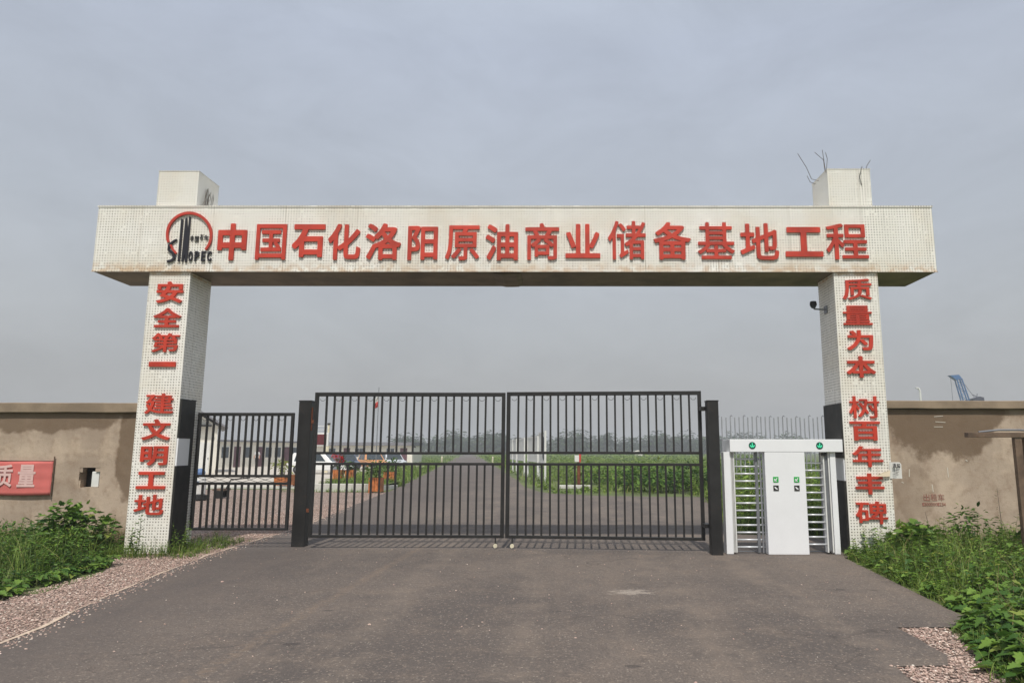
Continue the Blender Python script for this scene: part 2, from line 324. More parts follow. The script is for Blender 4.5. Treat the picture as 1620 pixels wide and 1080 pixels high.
# ------------------------------------------------------------------ mesh helpers
class MB:
    def __init__(s): s.v = []; s.f = []
    def add(s, vs, fs):
        b = len(s.v); s.v.extend([tuple(p) for p in vs]); s.f.extend([tuple(i+b for i in f) for f in fs]); return s
    def box(s, x0, x1, y0, y1, z0, z1):
        vs = [(x, y, z) for z in (z0, z1) for y in (y0, y1) for x in (x0, x1)]
        return s.add(vs, [(0, 2, 3, 1), (4, 5, 7, 6), (0, 1, 5, 4), (2, 6, 7, 3), (0, 4, 6, 2), (1, 3, 7, 5)])
    def prism(s, pts, h0, h1, axis='y'):
        """polygon pts (a,b) extruded along axis from h0 to h1"""
        n = len(pts)
        area = sum(pts[i][0]*pts[(i+1) % n][1]-pts[(i+1) % n][0]*pts[i][1] for i in range(n))
        if area < 0: pts = pts[::-1]
        mk = {'y': lambda a, b, h: (a, h, b), 'z': lambda a, b, h: (a, b, h), 'x': lambda a, b, h: (h, a, b)}[axis]
        vs = [mk(a, b, h0) for a, b in pts]+[mk(a, b, h1) for a, b in pts]
        lo = tuple(range(n)); hi = tuple(range(n, 2*n))
        fs = [lo, hi[::-1]]+[(i, i+n, (i+1) % n+n, (i+1) % n) for i in range(n)]
        if axis in 'zx': fs = [f[::-1] for f in fs]
        if h1 < h0: fs = [f[::-1] for f in fs]
        return s.add(vs, fs)
    def tube(s, pts, r, n=8, caps=True):
        pts = [Vector(p) for p in pts]; rings = []
        rs = r if isinstance(r, (list, tuple)) else [r]*len(pts)
        b = len(s.v); up = None
        for i, p in enumerate(pts):
            d = (pts[min(i+1, len(pts)-1)]-pts[max(i-1, 0)]).normalized()
            if up is None: up = Vector((0, 0, 1)) if abs(d.z) < .9 else Vector((1, 0, 0))
            a = d.cross(up).normalized(); c = a.cross(d).normalized(); up = c
            for k in range(n):
                t = 2*pi*k/n; q = p+(a*cos(t)+c*sin(t))*rs[i]; s.v.append(tuple(q))
        for i in range(len(pts)-1):
            for k in range(n):
                s.f.append((b+i*n+k, b+i*n+(k+1) % n, b+(i+1)*n+(k+1) % n, b+(i+1)*n+k))
        if caps:
            s.f.append(tuple(b+k for k in range(n))[::-1]); s.f.append(tuple(b+(len(pts)-1)*n+k for k in range(n)))
        return s
    def bar(s, p, q, w, d):
        """rectangular bar from p to q, w wide (x-ish), d deep (y-ish)"""
        p, q = Vector(p), Vector(q); ax = (q-p).normalized()
        ref = Vector((0, 1, 0)) if abs(ax.y) < .9 else Vector((0, 0, 1))
        a = ax.cross(ref).normalized()*w/2; b = ax.cross(a).normalized()*d/2
        vs = [p-a-b, p+a-b, p+a+b, p-a+b, q-a-b, q+a-b, q+a+b, q-a+b]
        return s.add(vs, [(0, 3, 2, 1), (4, 5, 6, 7), (0, 1, 5, 4), (1, 2, 6, 5), (2, 3, 7, 6), (3, 0, 4, 7)])
    def disc(s, c, r, y0, y1, n=24):
        return s.prism([(c[0]+r*cos(2*pi*i/n), c[1]+r*sin(2*pi*i/n)) for i in range(n)], y0, y1)
    def lathe(s, cx, cy, prof, n=16):
        b = len(s.v)
        for r, z in prof:
            for k in range(n): s.v.append((cx+r*cos(2*pi*k/n), cy+r*sin(2*pi*k/n), z))
        for i in range(len(prof)-1):
            for k in range(n): s.f.append((b+i*n+k, b+i*n+(k+1) % n, b+(i+1)*n+(k+1) % n, b+(i+1)*n+k))
        s.f.append(tuple(b+k for k in range(n))[::-1]); s.f.append(tuple(b+(len(prof)-1)*n+k for k in range(n)))
        return s
    def build(s, name, m, parent=None, bevel=0, smooth=False):
        o0 = wloc(parent)
        me = bpy.data.meshes.new(name)
        me.from_pydata([(x-o0[0], y-o0[1], z-o0[2]) for x, y, z in s.v], [], s.f); me.update()
        me.materials.append(m)
        uvl = me.uv_layers.new(name='UVMap')
        for p in me.polygons:
            n = p.normal; ax = max(range(3), key=lambda i: abs(n[i]))
            for li in p.loop_indices:
                x, y, z = s.v[me.loops[li].vertex_index]
                uvl.data[li].uv = (y, z) if ax == 0 else (x, z) if ax == 1 else (x, y)
            p.use_smooth = smooth
        o = bpy.data.objects.new(name, me); C.objects.link(o)
        if parent: o.parent = parent
        if bevel:
            bm = o.modifiers.new('bevel', 'BEVEL'); bm.width = bevel; bm.segments = 2; bm.limit_method = 'ANGLE'; bm.angle_limit = radians(50)
        return o
def wloc(o):
    v = Vector((0, 0, 0))
    while o: v += o.location; o = o.parent
    return v
def thing(name, loc, label, cat, group=None):
    o = bpy.data.objects.new(name, None); C.objects.link(o); o.location = loc; o.empty_display_size = .2
    o['label'] = label; o['category'] = cat
    if group: o['group'] = group
    return o
def tag(o, label, cat, group=None, kind=None):
    o['label'] = label; o['category'] = cat
    if group: o['group'] = group
    if kind: o['kind'] = kind
    return o
def struct(o, label=None):
    o['kind'] = 'structure'
    if label: o['label'] = label
    return o
def stuff(o, label, cat):
    o['kind'] = 'stuff'; o['label'] = label; o['category'] = cat; return o
def dup(o, parent=None, label=None):
    c = o.copy(); C.objects.link(c)
    if parent: c.parent = parent
    for ch in [x for x in o.children]: dup(ch, c)
    if label: c['label'] = label
    return c

import numpy as np
_fc = {}
def outline(ch, bold):
    """closed outlines of one character of the built-in font, its strokes thickened by bold (em): distance field + marching squares"""
    if (ch, bold) in _fc: return _fc[(ch, bold)]
    cu = bpy.data.curves.new('g', 'FONT'); cu.body = ch; cu.resolution_u = 3
    o = bpy.data.objects.new('g', cu); C.objects.link(o)
    me = bpy.data.meshes.new_from_object(o.evaluated_get(bpy.context.evaluated_depsgraph_get())); me.calc_loop_triangles()
    V = np.array([(v.co.x, v.co.y) for v in me.vertices])
    T = [tuple(t.vertices) for t in me.loop_triangles]; ec = {}
    key = [tuple(np.round(v, 5)) for v in V]
    for t in T:
        for a, b in ((0, 1), (1, 2), (2, 0)):
            k_ = frozenset((key[t[a]], key[t[b]])); ec[k_] = ec.get(k_, 0)+1
    B = [tuple(k_) for k_, n in ec.items() if n == 1 and len(k_) == 2]
    bpy.data.objects.remove(o); bpy.data.curves.remove(cu); bpy.data.meshes.remove(me)
    n = 96; pad = bold+.06
    x0, y0 = V.min(0)-pad; x1, y1 = V.max(0)+pad; h = max(x1-x0, y1-y0)/n
    nx, ny = int((x1-x0)/h)+2, int((y1-y0)/h)+2
    X, Y = np.meshgrid(x0+h*np.arange(nx), y0+h*np.arange(ny))
    ins = np.zeros_like(X, bool)
    for t in T:
        a, b, c = V[t[0]], V[t[1]], V[t[2]]
        f = lambda p, q: (q[0]-p[0])*(Y-p[1])-(q[1]-p[1])*(X-p[0])
        u, v, w = f(a, b), f(b, c), f(c, a); ins |= ((u >= 0) & (v >= 0) & (w >= 0)) | ((u <= 0) & (v <= 0) & (w <= 0))
    D = np.full(X.shape, 9.)
    for a, b in B:
        d = np.array(b)-np.array(a); l2 = d@d+1e-12
        t = np.clip(((X-a[0])*d[0]+(Y-a[1])*d[1])/l2, 0, 1); ex, ey = np.abs(X-a[0]-t*d[0]), np.abs(Y-a[1]-t*d[1])
        D = np.minimum(D, (ex**5+ey**5)**.2)
    D = np.where(ins, D, -D)+bold+1e-7
    seg = {}
    def ip(p, q):
        (i, j), (k, l) = p, q; a, b = D[j, i], D[l, k]; t = a/(a-b)
        return (x0+h*(i+(k-i)*t), y0+h*(j+(l-j)*t))
    for j in range(ny-1):
        for i in range(nx-1):
            c = ((i, j), (i+1, j), (i+1, j+1), (i, j+1)); sg = [D[q[1], q[0]] > 0 for q in c]
            if all(sg) or not any(sg): continue
            cr = []
            for k in range(4):
                p, q = c[k], c[(k+1) % 4]
                if sg[k] != sg[(k+1) % 4]: cr.append((sg[k], ('e',)+tuple(sorted((p, q))), ip(p, q)))
            outs = [r for r in cr if r[0]]; inn = [r for r in cr if not r[0]]   # leaving / entering the ink
            if len(outs) == 1: pr = [(outs[0], inn[0])]
            else:
                m = [(cr.index(o_), o_) for o_ in outs]; pr = []
                for k, o_ in m: pr.append((o_, cr[(k+1) % 4]))
            for o_, n_ in pr: seg[o_[1]] = (n_[1], o_[2])
    loops = []
    while seg:
        k0 = next(iter(seg)); k_ = k0; lp = []
        while k_ in seg: nk, p = seg.pop(k_); lp.append(p); k_ = nk
        # drop points that lie on a straight run
        if len(lp) < 6: continue
        ch_ = True
        while ch_ and len(lp) > 8:
            ch_ = False; q = []; m = len(lp); skip = False
            for i in range(m):
                if skip: q.append(lp[i]); skip = False; continue
                a, b, c = lp[i-1], lp[i], lp[(i+1) % m]; L_ = sqrt((c[0]-a[0])**2+(c[1]-a[1])**2)+1e-9
                if abs((c[0]-a[0])*(b[1]-a[1])-(c[1]-a[1])*(b[0]-a[0]))/L_ < .0016: ch_ = True; skip = True
                else: q.append(b)
            lp = q
        loops.append(lp)
    _fc[(ch, bold)] = loops; return loops
def raised(mb, ch, x0, x1, z0, z1, yf, yb, bold=.03):
    """a raised character fitted to a box on a wall facing -y, front at yf, back at yb"""
    lo = outline(ch, bold); P = [p for l in lo for p in l]
    ax, bx = min(p[0] for p in P), max(p[0] for p in P); ay, by = min(p[1] for p in P), max(p[1] for p in P)
    sx, sz = (x1-x0)/(bx-ax), (z1-z0)/(by-ay)
    cu = bpy.data.curves.new('g', 'CURVE'); cu.dimensions = '2D'; cu.fill_mode = 'BOTH'; cu.extrude = abs(yb-yf)/2
    for l in lo:
        sp_ = cu.splines.new('POLY'); sp_.points.add(len(l)-1); sp_.use_cyclic_u = True
        for q, p in zip(sp_.points, l): q.co = (x0+(p[0]-ax)*sx, z0+(p[1]-ay)*sz, 0, 1)
    o = bpy.data.objects.new('g', cu); C.objects.link(o)
    me = bpy.data.meshes.new_from_object(o.evaluated_get(bpy.context.evaluated_depsgraph_get()))
    mb.add([(v.co.x, (yf+yb)/2-v.co.z, v.co.y) for v in me.vertices], [tuple(p.vertices) for p in me.polygons])
    bpy.data.objects.remove(o); bpy.data.curves.remove(cu); bpy.data.meshes.remove(me)
    return mb

# ------------------------------------------------------------------ ground, road, gravel
def sheet(name, pts, z, m, label, under=None):
    mb = MB(); mb.v = [(x, y, z) for x, y in pts]
    ar = sum(pts[i][0]*pts[(i+1) % len(pts)][1]-pts[(i+1) % len(pts)][0]*pts[i][1] for i in range(len(pts)))
    mb.f = [tuple(range(len(pts))) if ar > 0 else tuple(range(len(pts)))[::-1]]
    return struct(mb.build(name, m), label)
R_ = 850
sheet('ground', [(-R_, -60), (R_, -60), (R_, R_), (-R_, R_)], -.020, M['soil'], 'grassy soil of the open fields reaching to the hazy horizon')
def rough(pts, amp, step_=.35, seed=1):
    """subdivide a polyline and roughen it"""
    rnd = random.Random(seed); o = []
    for a, b in zip(pts[:-1], pts[1:]):
        d = sqrt((a[0]-b[0])**2+(a[1]-b[1])**2); n = max(1, int(d/step_))
        n = min(n, 40)
        for i in range(n):
            t = i/n; j = amp if 0 < i else amp*.3
            o.append((a[0]+(b[0]-a[0])*t+rnd.uniform(-j, j), a[1]+(b[1]-a[1])*t+rnd.uniform(-j, j)))
    o.append(pts[-1]); return o
LEFT = rough([(-4.75, -14), (-4.66, -5.2), (-4.70, -4.7), (-4.94, -3.63), (-5.19, -2.14), (-5.41, -.24), (-5.44, 1.43), (-5.45, 3.0), (-5.50, 4.5), (-6.08, 9.9), (-6.75, 17.2), (-7.2, 20.9), (-8.57, 32.9)], .025)
LEFT += [(-11.7, 58), (-86.6, 657)]
RIGHT = [(-80.3, 653), (-5.9, 58), (-2.18, 27.9), (-1.5, 21), (-.75, 17.4), (-.3, 16.1), (1.6, 14.6), (5.13, 14.0), (16, 14.0), (40, 15), (40, 12.5), (14, 12.4), (5.0, 11.0), (4.1, 6.0), (3.45, 2.8), (4.9, 2.2), (4.9, .8), (4.62, .75), (4.6, -.2)]
NOTCH = [(4.40, -.3), (4.15, -2.8), (3.97, -4.59), (3.14, -4.61)]+rough([(3.14, -4.61), (3.12, -5.49), (2.97, -5.77)], .015, .2, 3)+[(2.56, -5.8)]+rough([(2.5, -6.21), (2.7, -14)], .03, .4, 4)
sheet('asphalt_road', LEFT+RIGHT+NOTCH, 0, M['asphalt'], 'worn brownish asphalt drive running through the gate to the horizon')
sheet('gravel', [(-4.4, -14), (-4.4, -5), (-5.1, 1), (-5.1, 4), (-5.5, 9), (-6.5, 16.9), (-9.6, 16.9), (-9.7, 18.6), (-28, 19.2), (-28, 2.2), (-6.9, 1.4), (-6.6, -.6), (-6.05, -1.8), (-5.9, -3), (-6.1, -3.6), (-7.2, -5.5), (-9, -14)], -.012, M['gravel'], 'pinkish crushed gravel beside the asphalt')
sheet('gravel', [(3.0, -4.5), (3.55, -4.5), (3.62, -4.9), (3.3, -5.6), (3.15, -6.3), (3.4, -14), (2.2, -14), (2.2, -5.6)], -.008, M['gravel'], 'small patches of pinkish gravel at the right edge of the asphalt')
# pale dust line where asphalt meets gravel
l0 = [p for p in LEFT if p[1] < 6]
rnd = random.Random(5)
sheet('dust_edge', l0+[(x-rnd.choice((.003, .01, .02, .035, .05)), y) for x, y in l0[::-1]], .006, mat('pale_dust', srgb(196, 176, 156), .95, .15, 12, .3, bscale=90), 'thin pale strip of dust along the asphalt edge')
# concrete yard
sheet('concrete_yard', [(-45, 19.7), (-9.9, 19.4), (-9.9, 26), (-12.4, 40), (-13.3, 60), (-16.5, 76), (-45, 76)], .05, M['concrete'], 'pale concrete yard before the site buildings')

# pebbles lying loose on the verge
def pebbles(name, n, region, smin, smax, seed, label):
    rnd = random.Random(seed); mb = MB()
    ico = [(0, 0, -1), (.72, -.53, -.45), (-.28, -.85, -.45), (-.89, 0, -.45), (-.28, .85, -.45), (.72, .53, -.45), (.28, -.85, .45), (-.72, -.53, .45), (-.72, .53, .45), (.28, .85, .45), (.89, 0, .45), (0, 0, 1)]
    fc = [(0, 1, 2), (1, 0, 5), (0, 2, 3), (0, 3, 4), (0, 4, 5), (1, 5, 10), (2, 1, 6), (3, 2, 7), (4, 3, 8), (5, 4, 9), (1, 10, 6), (2, 6, 7), (3, 7, 8), (4, 8, 9), (5, 9, 10), (6, 10, 11), (7, 6, 11), (8, 7, 11), (9, 8, 11), (10, 9, 11)]
    while n > 0:
        p = region(rnd)
        if p is None: continue
        n -= 1
        s = smin+(smax-smin)*rnd.random()**1.6*(1.9 if rnd.random() < .04 else 1); a = rnd.uniform(0, pi); ex, ey, ez = s*rnd.uniform(.7, 1.3), s*rnd.uniform(.6, 1), s*rnd.uniform(.4, .75)
        vs = []
        for x, y, z in ico:
            j = rnd.uniform(.8, 1.15); x, y, z = x*ex*j, y*ey*j, z*ez*j
            vs.append((p[0]+x*cos(a)-y*sin(a), p[1]+x*sin(a)+y*cos(a), p[2]+z))
        mb.add(vs, [f[::-1] for f in fc])
    return stuff(mb.build(name, M['stone']), label, 'gravel')
def lx(y):
    for (a, b), (c, d) in zip(LEFT[:-1], LEFT[1:]):
        if b <= y <= d: return a+(c-a)*(y-b)/(d-b+1e-9)
    return -5.5
def reg_left(r):
    y = r.uniform(-6.5, 4) if r.random() < .8 else r.uniform(4, 10)
    e_ = lx(y); w = 1.4 if y < -1 else 1.5
    x = e_+.012-abs(r.gauss(0, .02))-r.random()*w if r.random() < .95 else e_+abs(r.gauss(0, .12))
    if y < -1 and x < -6.1: return None
    return (x, y, -.004 if x < e_ else .002)
pebbles('pebbles', 20000, reg_left, .006, .014, 11, 'loose pinkish stones on the left gravel verge')
def reg_right(r):
    x, y = r.uniform(2.5, 3.6), r.uniform(-7, -4.62)
    if y > -5.5 and x < 3.14+.02*r.random(): return None
    if -5.78 < y <= -5.5 and x < 3.12-(-5.5-y)*.55: return None
    if y <= -5.78 and x < 2.53: return None
    return (x, y, 0)
pebbles('pebbles', 3000, reg_right, .006, .015, 12, 'loose pinkish stones in the gravel patches on the right')
def reg_road(r):
    return (r.uniform(-4.3, 3.5), -6.5+r.random()**.7*7, .003)
pebbles('pebbles', 420, reg_road, .003, .011, 13, 'stray grit and small stones scattered over the asphalt')

# ------------------------------------------------------------------ the gate arch
BX0, BX1, BZ0, BZ1, BD = -7.8236, 6.3503, 4.5807, 5.7004, 1.0384
LX0, LX1, RX0, RX1, PD = -6.8655, -6.1721, 4.6288, 5.3648, .7183
arch = thing('gate_arch', (-.75, .36, 0), 'tall cream perforated gate arch with red characters on beam and two pillars', 'gate arch')
bm = MB().box(BX0, BX1, -.03, BD, BZ0, BZ1)
beam = bm.build('beam', M['panel'], arch, .01)
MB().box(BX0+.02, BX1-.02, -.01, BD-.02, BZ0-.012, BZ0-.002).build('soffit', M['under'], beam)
t_ = MB(); t_.box(BX0-.01, BX1+.01, -.04, .0, BZ1-.004, BZ1+.022); t_.box(BX0-.006, BX1+.006, -.038, -.03, BZ0-.016, BZ0+.006); t_.build('edge_trim', M['panel'], beam)
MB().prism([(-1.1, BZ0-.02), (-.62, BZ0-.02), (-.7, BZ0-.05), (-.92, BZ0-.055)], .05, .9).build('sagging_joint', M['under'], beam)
BOLD = {**dict.fromkeys('储碑基树程', .009), **dict.fromkeys('质量第建商原备年地国', .014), **dict.fromkeys('中工一石', .034)}
BOX = {'中': (340, 390, 354, 412), '国': (401, 452.5, 355, 411), '石': (459, 513.5, 355, 407), '化': (516, 570, 354, 411), '洛': (576, 634, 353, 411), '阳': (643, 692, 357, 411), '原': (703, 758, 356, 411), '油': (767, 819, 354, 411), '商': (830, 884, 352, 410), '业': (894, 949, 353, 407), '储': (962, 1021, 348, 409), '备': (1035, 1092, 350, 409), '基': (1105, 1161, 350, 408), '地': (1173, 1231, 351, 409), '工': (1244, 1301, 357, 404), '程': (1310, 1372, 351, 408)}
for ch, (a, b, c_, d) in BOX.items():
    p, q = at((a+b)/2-(b-a)/2, d, -.09), at((a+b)/2+(b-a)/2, c_, -.09)
    raised(MB(), ch, p.x, q.x, p.z, q.z, -.060, -.034, BOLD.get(ch, .022)).build('character', M['red'], beam)
def pillar(x0, x1, ztop, chars):
    mb = MB().box(x0, x1, 0, PD, -.1, BZ0-.016); mb.box(x0, x1, 0, PD, BZ1+.024, ztop)
    p = mb.build('pillar', M['panel'], arch, .008)
    MB().box(x0-.004, x1+.004, -.004, PD+.004, ztop-.002, ztop+.014).build('cap', M['panel'], p)
    for ch, (a, b, c_, d) in chars:
        lo, hi = at(0, d, -.05), at(0, c_, -.05); m_ = (c_+d)/2
        xa, xb = at(a, m_, -.05).x, at(b, m_, -.05).x
        raised(MB(), ch, xa, xb, lo.z, hi.z, -.030, -.003, BOLD.get(ch, .024)).build('character', M['red'], p)
    return p
PLC = [('安', (246, 288, 447, 481)), ('全', (241, 284.4, 489, 519.5)), ('第', (238, 282, 529, 558.7)), ('一', (234, 276.4, 574, 582)), ('建', (228, 273, 624.4, 656.4)), ('文', (224, 268, 665, 698)), ('明', (221, 264, 707.6, 738)), ('工', (214.7, 261, 748, 775.6)), ('地', (211, 257.8, 784.4, 816.4))]
PRC = [('质', (1334, 1380, 442, 475)), ('量', (1335, 1381, 484.4, 514.7)), ('为', (1341.5, 1383, 523, 554.7)), ('本', (1341, 1386.7, 564, 598)), ('树', (1345, 1393, 627, 662)), ('百', (1346.7, 1394.7, 667, 697)), ('年', (1351, 1399, 705.8, 739)), ('丰', (1355.6, 1401, 749, 782)), ('碑', (1356.4, 1406.7, 793, 829))]
pilL = pillar(LX0, LX1, 6.345, PLC)
pilR = pillar(RX0, RX1, 6.385, PRC)
# black steel cladding on the inner faces, with a bare strip where the sheet is gone
mb = MB(); mb.box(LX1+.002, LX1+.035, .004, .44, 0, 1.36); mb.box(LX1+.002, LX1+.035, .004, .44, 1.80, 2.44)
mb.build('black_cladding', M['tar'], pilL)
mb = MB(); mb.box(RX0-.035, RX0-.002, .004, .70, 0, 1.14); mb.box(RX0-.035, RX0-.002, .004, .70, 1.50, 2.38)
mb.build('black_cladding', M['tar'], pilR)
MB().box(LX1+.003, LX1+.03, .004, .36, 1.36, 1.80).build('bare_strip', M['white'], pilL)
MB().box(RX0-.02, RX0-.003, .02, .68, 1.14, 1.50).build('bare_strip', M['white'], pilR)
# bent reinforcement wires left on the right pillar
zt = 6.39
for (bx, by), *pts in [((4.63, .05), (1304, 262, .05), (1300, 236, .1)), ((4.64, .08), (1308, 250, .06), (1305, 240, .06)), ((4.63, .1), (1302, 252, .2), (1288, 240, .25)), ((4.63, .40), (1283, 282, .35), (1275, 264, .3), (1261, 242, .25)), ((4.63, .55), (1281, 287, .5), (1276, 277, .5)), ((5.33, .1), (1370, 262, .1), (1376, 252, .1))]:
    MB().tube([(bx, by, zt-.05)]+[tuple(at(*p)) for p in pts], .0048, 5).build('rebar', M['twig'], pilR)
MB().tube([(5.20, -.012, 6.1), (5.16, -.03, 6.25), tuple(at(1363, 262, -.05))], .006, 5).build('rebar', M['twig'], pilR)
MB().tube([(5.37, .2, 5.86), (5.47, .2, 5.79), (5.55, .15, 5.74)], .006, 5).build('rebar', M['twig'], pilR)
# emblem: red ring, three leaning bars, letters
def zp(u, v): p = at(250+u/9.53, 320+v/9.53, -.07); return (p.x, p.z)
em = MB()
def stroke(mb, pts, w, y0, y1):
    P = [Vector((p[0], p[1])) for p in pts]; n = len(P); Lf, Rt = [], []
    for i in range(n):
        d = (P[min(i+1, n-1)]-P[max(i-1, 0)]).normalized(); nn = Vector((-d.y, d.x))*((w[i] if isinstance(w, list) else w)/2)
        Lf.append(P[i]+nn); Rt.append(P[i]-nn)
    for i in range(n-1):
        mb.prism([tuple(Lf[i]), tuple(Lf[i+1]), tuple(Rt[i+1]), tuple(Rt[i])], y0, y1)
U = (at(350, 373, -.07).x-at(340, 373, -.07).x)/95.3   # metres per zoom unit
arc = []
for i in range(49):
    t = radians(-42+(200+42)*i/48); arc.append(zp(458+332*cos(t), 505-330*sin(t)))
ring = MB(); stroke(ring, arc, [(.9+.25*sin(pi*i/48))*36*U for i in range(49)], -.065, -.034)
stroke(ring, [zp(180, 655), zp(205, 715), zp(262, 785)], 26*U, -.065, -.034)
ring.build('emblem_ring', M['ring'], beam)
ink = MB()
ink.prism([zp(336, 262), zp(366, 270), zp(314, 900), zp(284, 905)], -.058, -.034)
ink.prism([zp(400, 250), zp(424, 245), zp(434, 480), zp(456, 235), zp(480, 232), zp(440, 740), zp(420, 910), zp(392, 915), zp(388, 790), zp(362, 910), zp(338, 905)], -.058, -.034)
stroke(ink, [zp(270, 572), zp(205, 610), zp(152, 665), zp(145, 730), zp(215, 785), zp(232, 850), zp(190, 890), zp(122, 905)], [22*U, 30*U, 34*U, 34*U, 40*U, 42*U, 38*U, 34*U], -.058, -.034)
for ch, a, b in (('O', 440, 515), ('P', 532, 610), ('E', 632, 705), ('C', 722, 800)):
    p, q = zp(a, 900), zp(b, 748); raised(ink, ch, p[0], q[0], p[1], q[1], -.058, -.034, .034)
for ch, a, b, t0, t1 in (('中', 470, 520, 505, 605), ('国', 535, 600, 520, 605), ('石', 612, 665, 500, 575), ('化', 675, 745, 505, 580)):
    p, q = zp(a, t1), zp(b, t0); raised(ink, ch, p[0], q[0], p[1], q[1], -.05, -.034, -.012)
ink.build('emblem_lettering', M['ink'], beam)

# ------------------------------------------------------------------ gate posts and leaves
def post(x0, x1, y0, y1, z1, label, extra=None):
    o = thing('gate_post', ((x0+x1)/2, (y0+y1)/2, 0), label, 'gate post')
    MB().box(x0, x1, y0, y1, -.02, z1).build('shaft', M['black'], o, .008)
    MB().box(x0-.006, x1+.006, y0-.006, y1+.006, z1+.001, z1+.02).build('cap', M['black'], o, .004)
    return o
pA = post(-6.36, -6.16, .37, .50, 2.43, 'black square gate post against the left arch pillar')
pB = post(-4.50, -4.28, .76, .96, 2.45, 'black square post between the small gate and the wide gate')
pC = post(2.42, 2.60, -.10, .09, 2.40, 'black square post beside the white turnstile')
def hinge(parent, x0, x1, y, zs):
    for z in zs: MB().tube([(x0, y, z-.07), (x0, y, z+.07)], .028, 10).box(min(x0, x1), max(x0, x1), y-.01, y+.01, z-.03, z+.03).build('hinge', M['rust'], parent)
def leaf(x0, x1, zt, zb, zm1, zm2, n_up, n_lo, y, name, label, cat, st=.06, cross=False, feet=None, grp=None):
    o = thing(name, (x0, y, 0), label, cat, grp)
    fr = MB(); h = st/2
    fr.box(x0, x0+st, y-h, y+h, zb, zt); fr.box(x1-st, x1, y-h, y+h, zb, zt)
    fr.box(x0+st, x1-st, y-h, y+h, zt-st*1.1, zt); fr.box(x0+st, x1-st, y-h, y+h, zb, zb+st*.8)
    fr.build('frame', M['black'], o, .004)
    for z in (zm1, zm2): MB().box(x0+st, x1-st, y-.02, y+.02, z-.022, z+.022).build('rail', M['black'], o, .003)
    rr = random.Random(int(x0*100))
    for n, za, zc in ((n_up, zm1+.022, zt-st*1.1), (n_lo, zb+st*.8, zm2-.022)):
        for i in range(n):
            x = x0+st+(x1-x0-2*st)*(i+1)/(n+1)+rr.uniform(-.004, .004)
            MB().bar((x+rr.uniform(-.004, .004), y, za), (x, y, zc), .031, .031).build('bar', M['black'], o)
    # small wire scrolls under the top rail
    for i in range(n_up+1):
        w_ = (x1-x0-2*st)/(n_up+1); x = x0+st+w_*(i+.5)
        if i % 2 == 0: MB().tube([(x+w_*.30*cos(t), y, zt-st*1.1-.045+.035*sin(t)) for t in [radians(180+180*k/8) for k in range(9)]], .0035, 4).build('scroll', M['black'], o)
    if cross:
        cx_ = MB(); nX = 6; w_ = (x1-x0-2*st)/nX
        for i in range(nX):
            a = x0+st+w_*i
            cx_.bar((a, y, zm2+.022), (a+w_, y, zm1-.022), .007, .007); cx_.bar((a, y+.008, zm1-.022), (a+w_, y+.008, zm2+.022), .007, .007)
        cx_.build('cross_wires', M['black'], o)
    if feet is not None:
        MB().box(feet-.012, feet+.012, y-.042, y-.032, .07, .22).build('wheel_bracket', M['black'], o)
        f_ = MB().tube([(feet, y-.066, .05), (feet, y-.043, .05)], .034, 14)
        f_.build('gate_wheel', M['cream'], o)
    return o
X = lambda px, py, Y: at(px, py, Y).x
leafL = leaf(-4.17, X(799, 730, .62), 2.595, .17, 1.565, 1.385, 22, 22, .62, 'gate_leaf', 'left leaf of the wide black barred gate with rusty hinges', 'gate', feet=X(785, 850, .62))
leafR = leaf(X(801.5, 730, .62), X(1112.5, 730, .40), 2.605, .17, 1.575, 1.385, 22, 22, .62, 'gate_leaf', 'right leaf of the wide black barred gate beside the turnstile post', 'gate', feet=X(812, 850, .62))
leafR.rotation_euler.z = -math.atan2(.30, 3.4)
ped = leaf(-6.15, -4.505, 2.245, .29, 1.18, 1.055, 13, 13, .60, 'small_gate', 'narrow black barred side gate with crossed wires between rails', 'gate', st=.05, cross=True)
hinge(leafL, -4.20, -4.275, .78, (.6, 2.1))
def hinge2():
    for z in (.42, 2.3): MB().box(2.36, 2.46, .11, .34, z-.03, z+.03).build('hinge', M['black'], pC)
hinge2()
MB().box(-4.278, -4.268, .78, .83, 1.95, 2.35).build('rust_strip', M['rust'], pB)

# ------------------------------------------------------------------ turnstile
ts = thing('turnstile', (3.6, .3, 0), 'white double full height turnstile with green arrow lights', 'turnstile')
TY = -.05
x = lambda p: at(p, 790, TY).x
zz = lambda p: at(1240, p, TY).z
LID0, LID1 = at(1155, 700, TY).x, at(1333.5, 700, TY).x
lid = MB().box(LID0, LID1, TY, .42, zz(713.5), zz(693.5)).build('lid', M['white'], ts, .006)
def green_light(px):
    c = at(px, 703.3, TY); cc = (c.x, c.z); r = .056
    g = MB().disc(cc, r, TY-.006, TY-.001, 28).build('signal_lamp', M['darkgreen'], lid)
    a = MB(); a.box(cc[0]-.008, cc[0]+.008, TY-.010, TY-.007, cc[1]-.028, cc[1]+.04)
    for s in (-1, 1): stroke(a, [(cc[0]+s*.036, cc[1]+.004), (cc[0]+s*.0085, cc[1]-.030)], .017, TY-.010, TY-.007)
    a.build('arrow', M['greenlamp'], g)
green_light(1190.5); green_light(1297)
ZB = zz(713.5)-.002
cpan = MB().box(x(1213.5), x(1277.5), TY+.004, TY+.16, .004, ZB).build('centre_panel', M['white'], ts, .006)
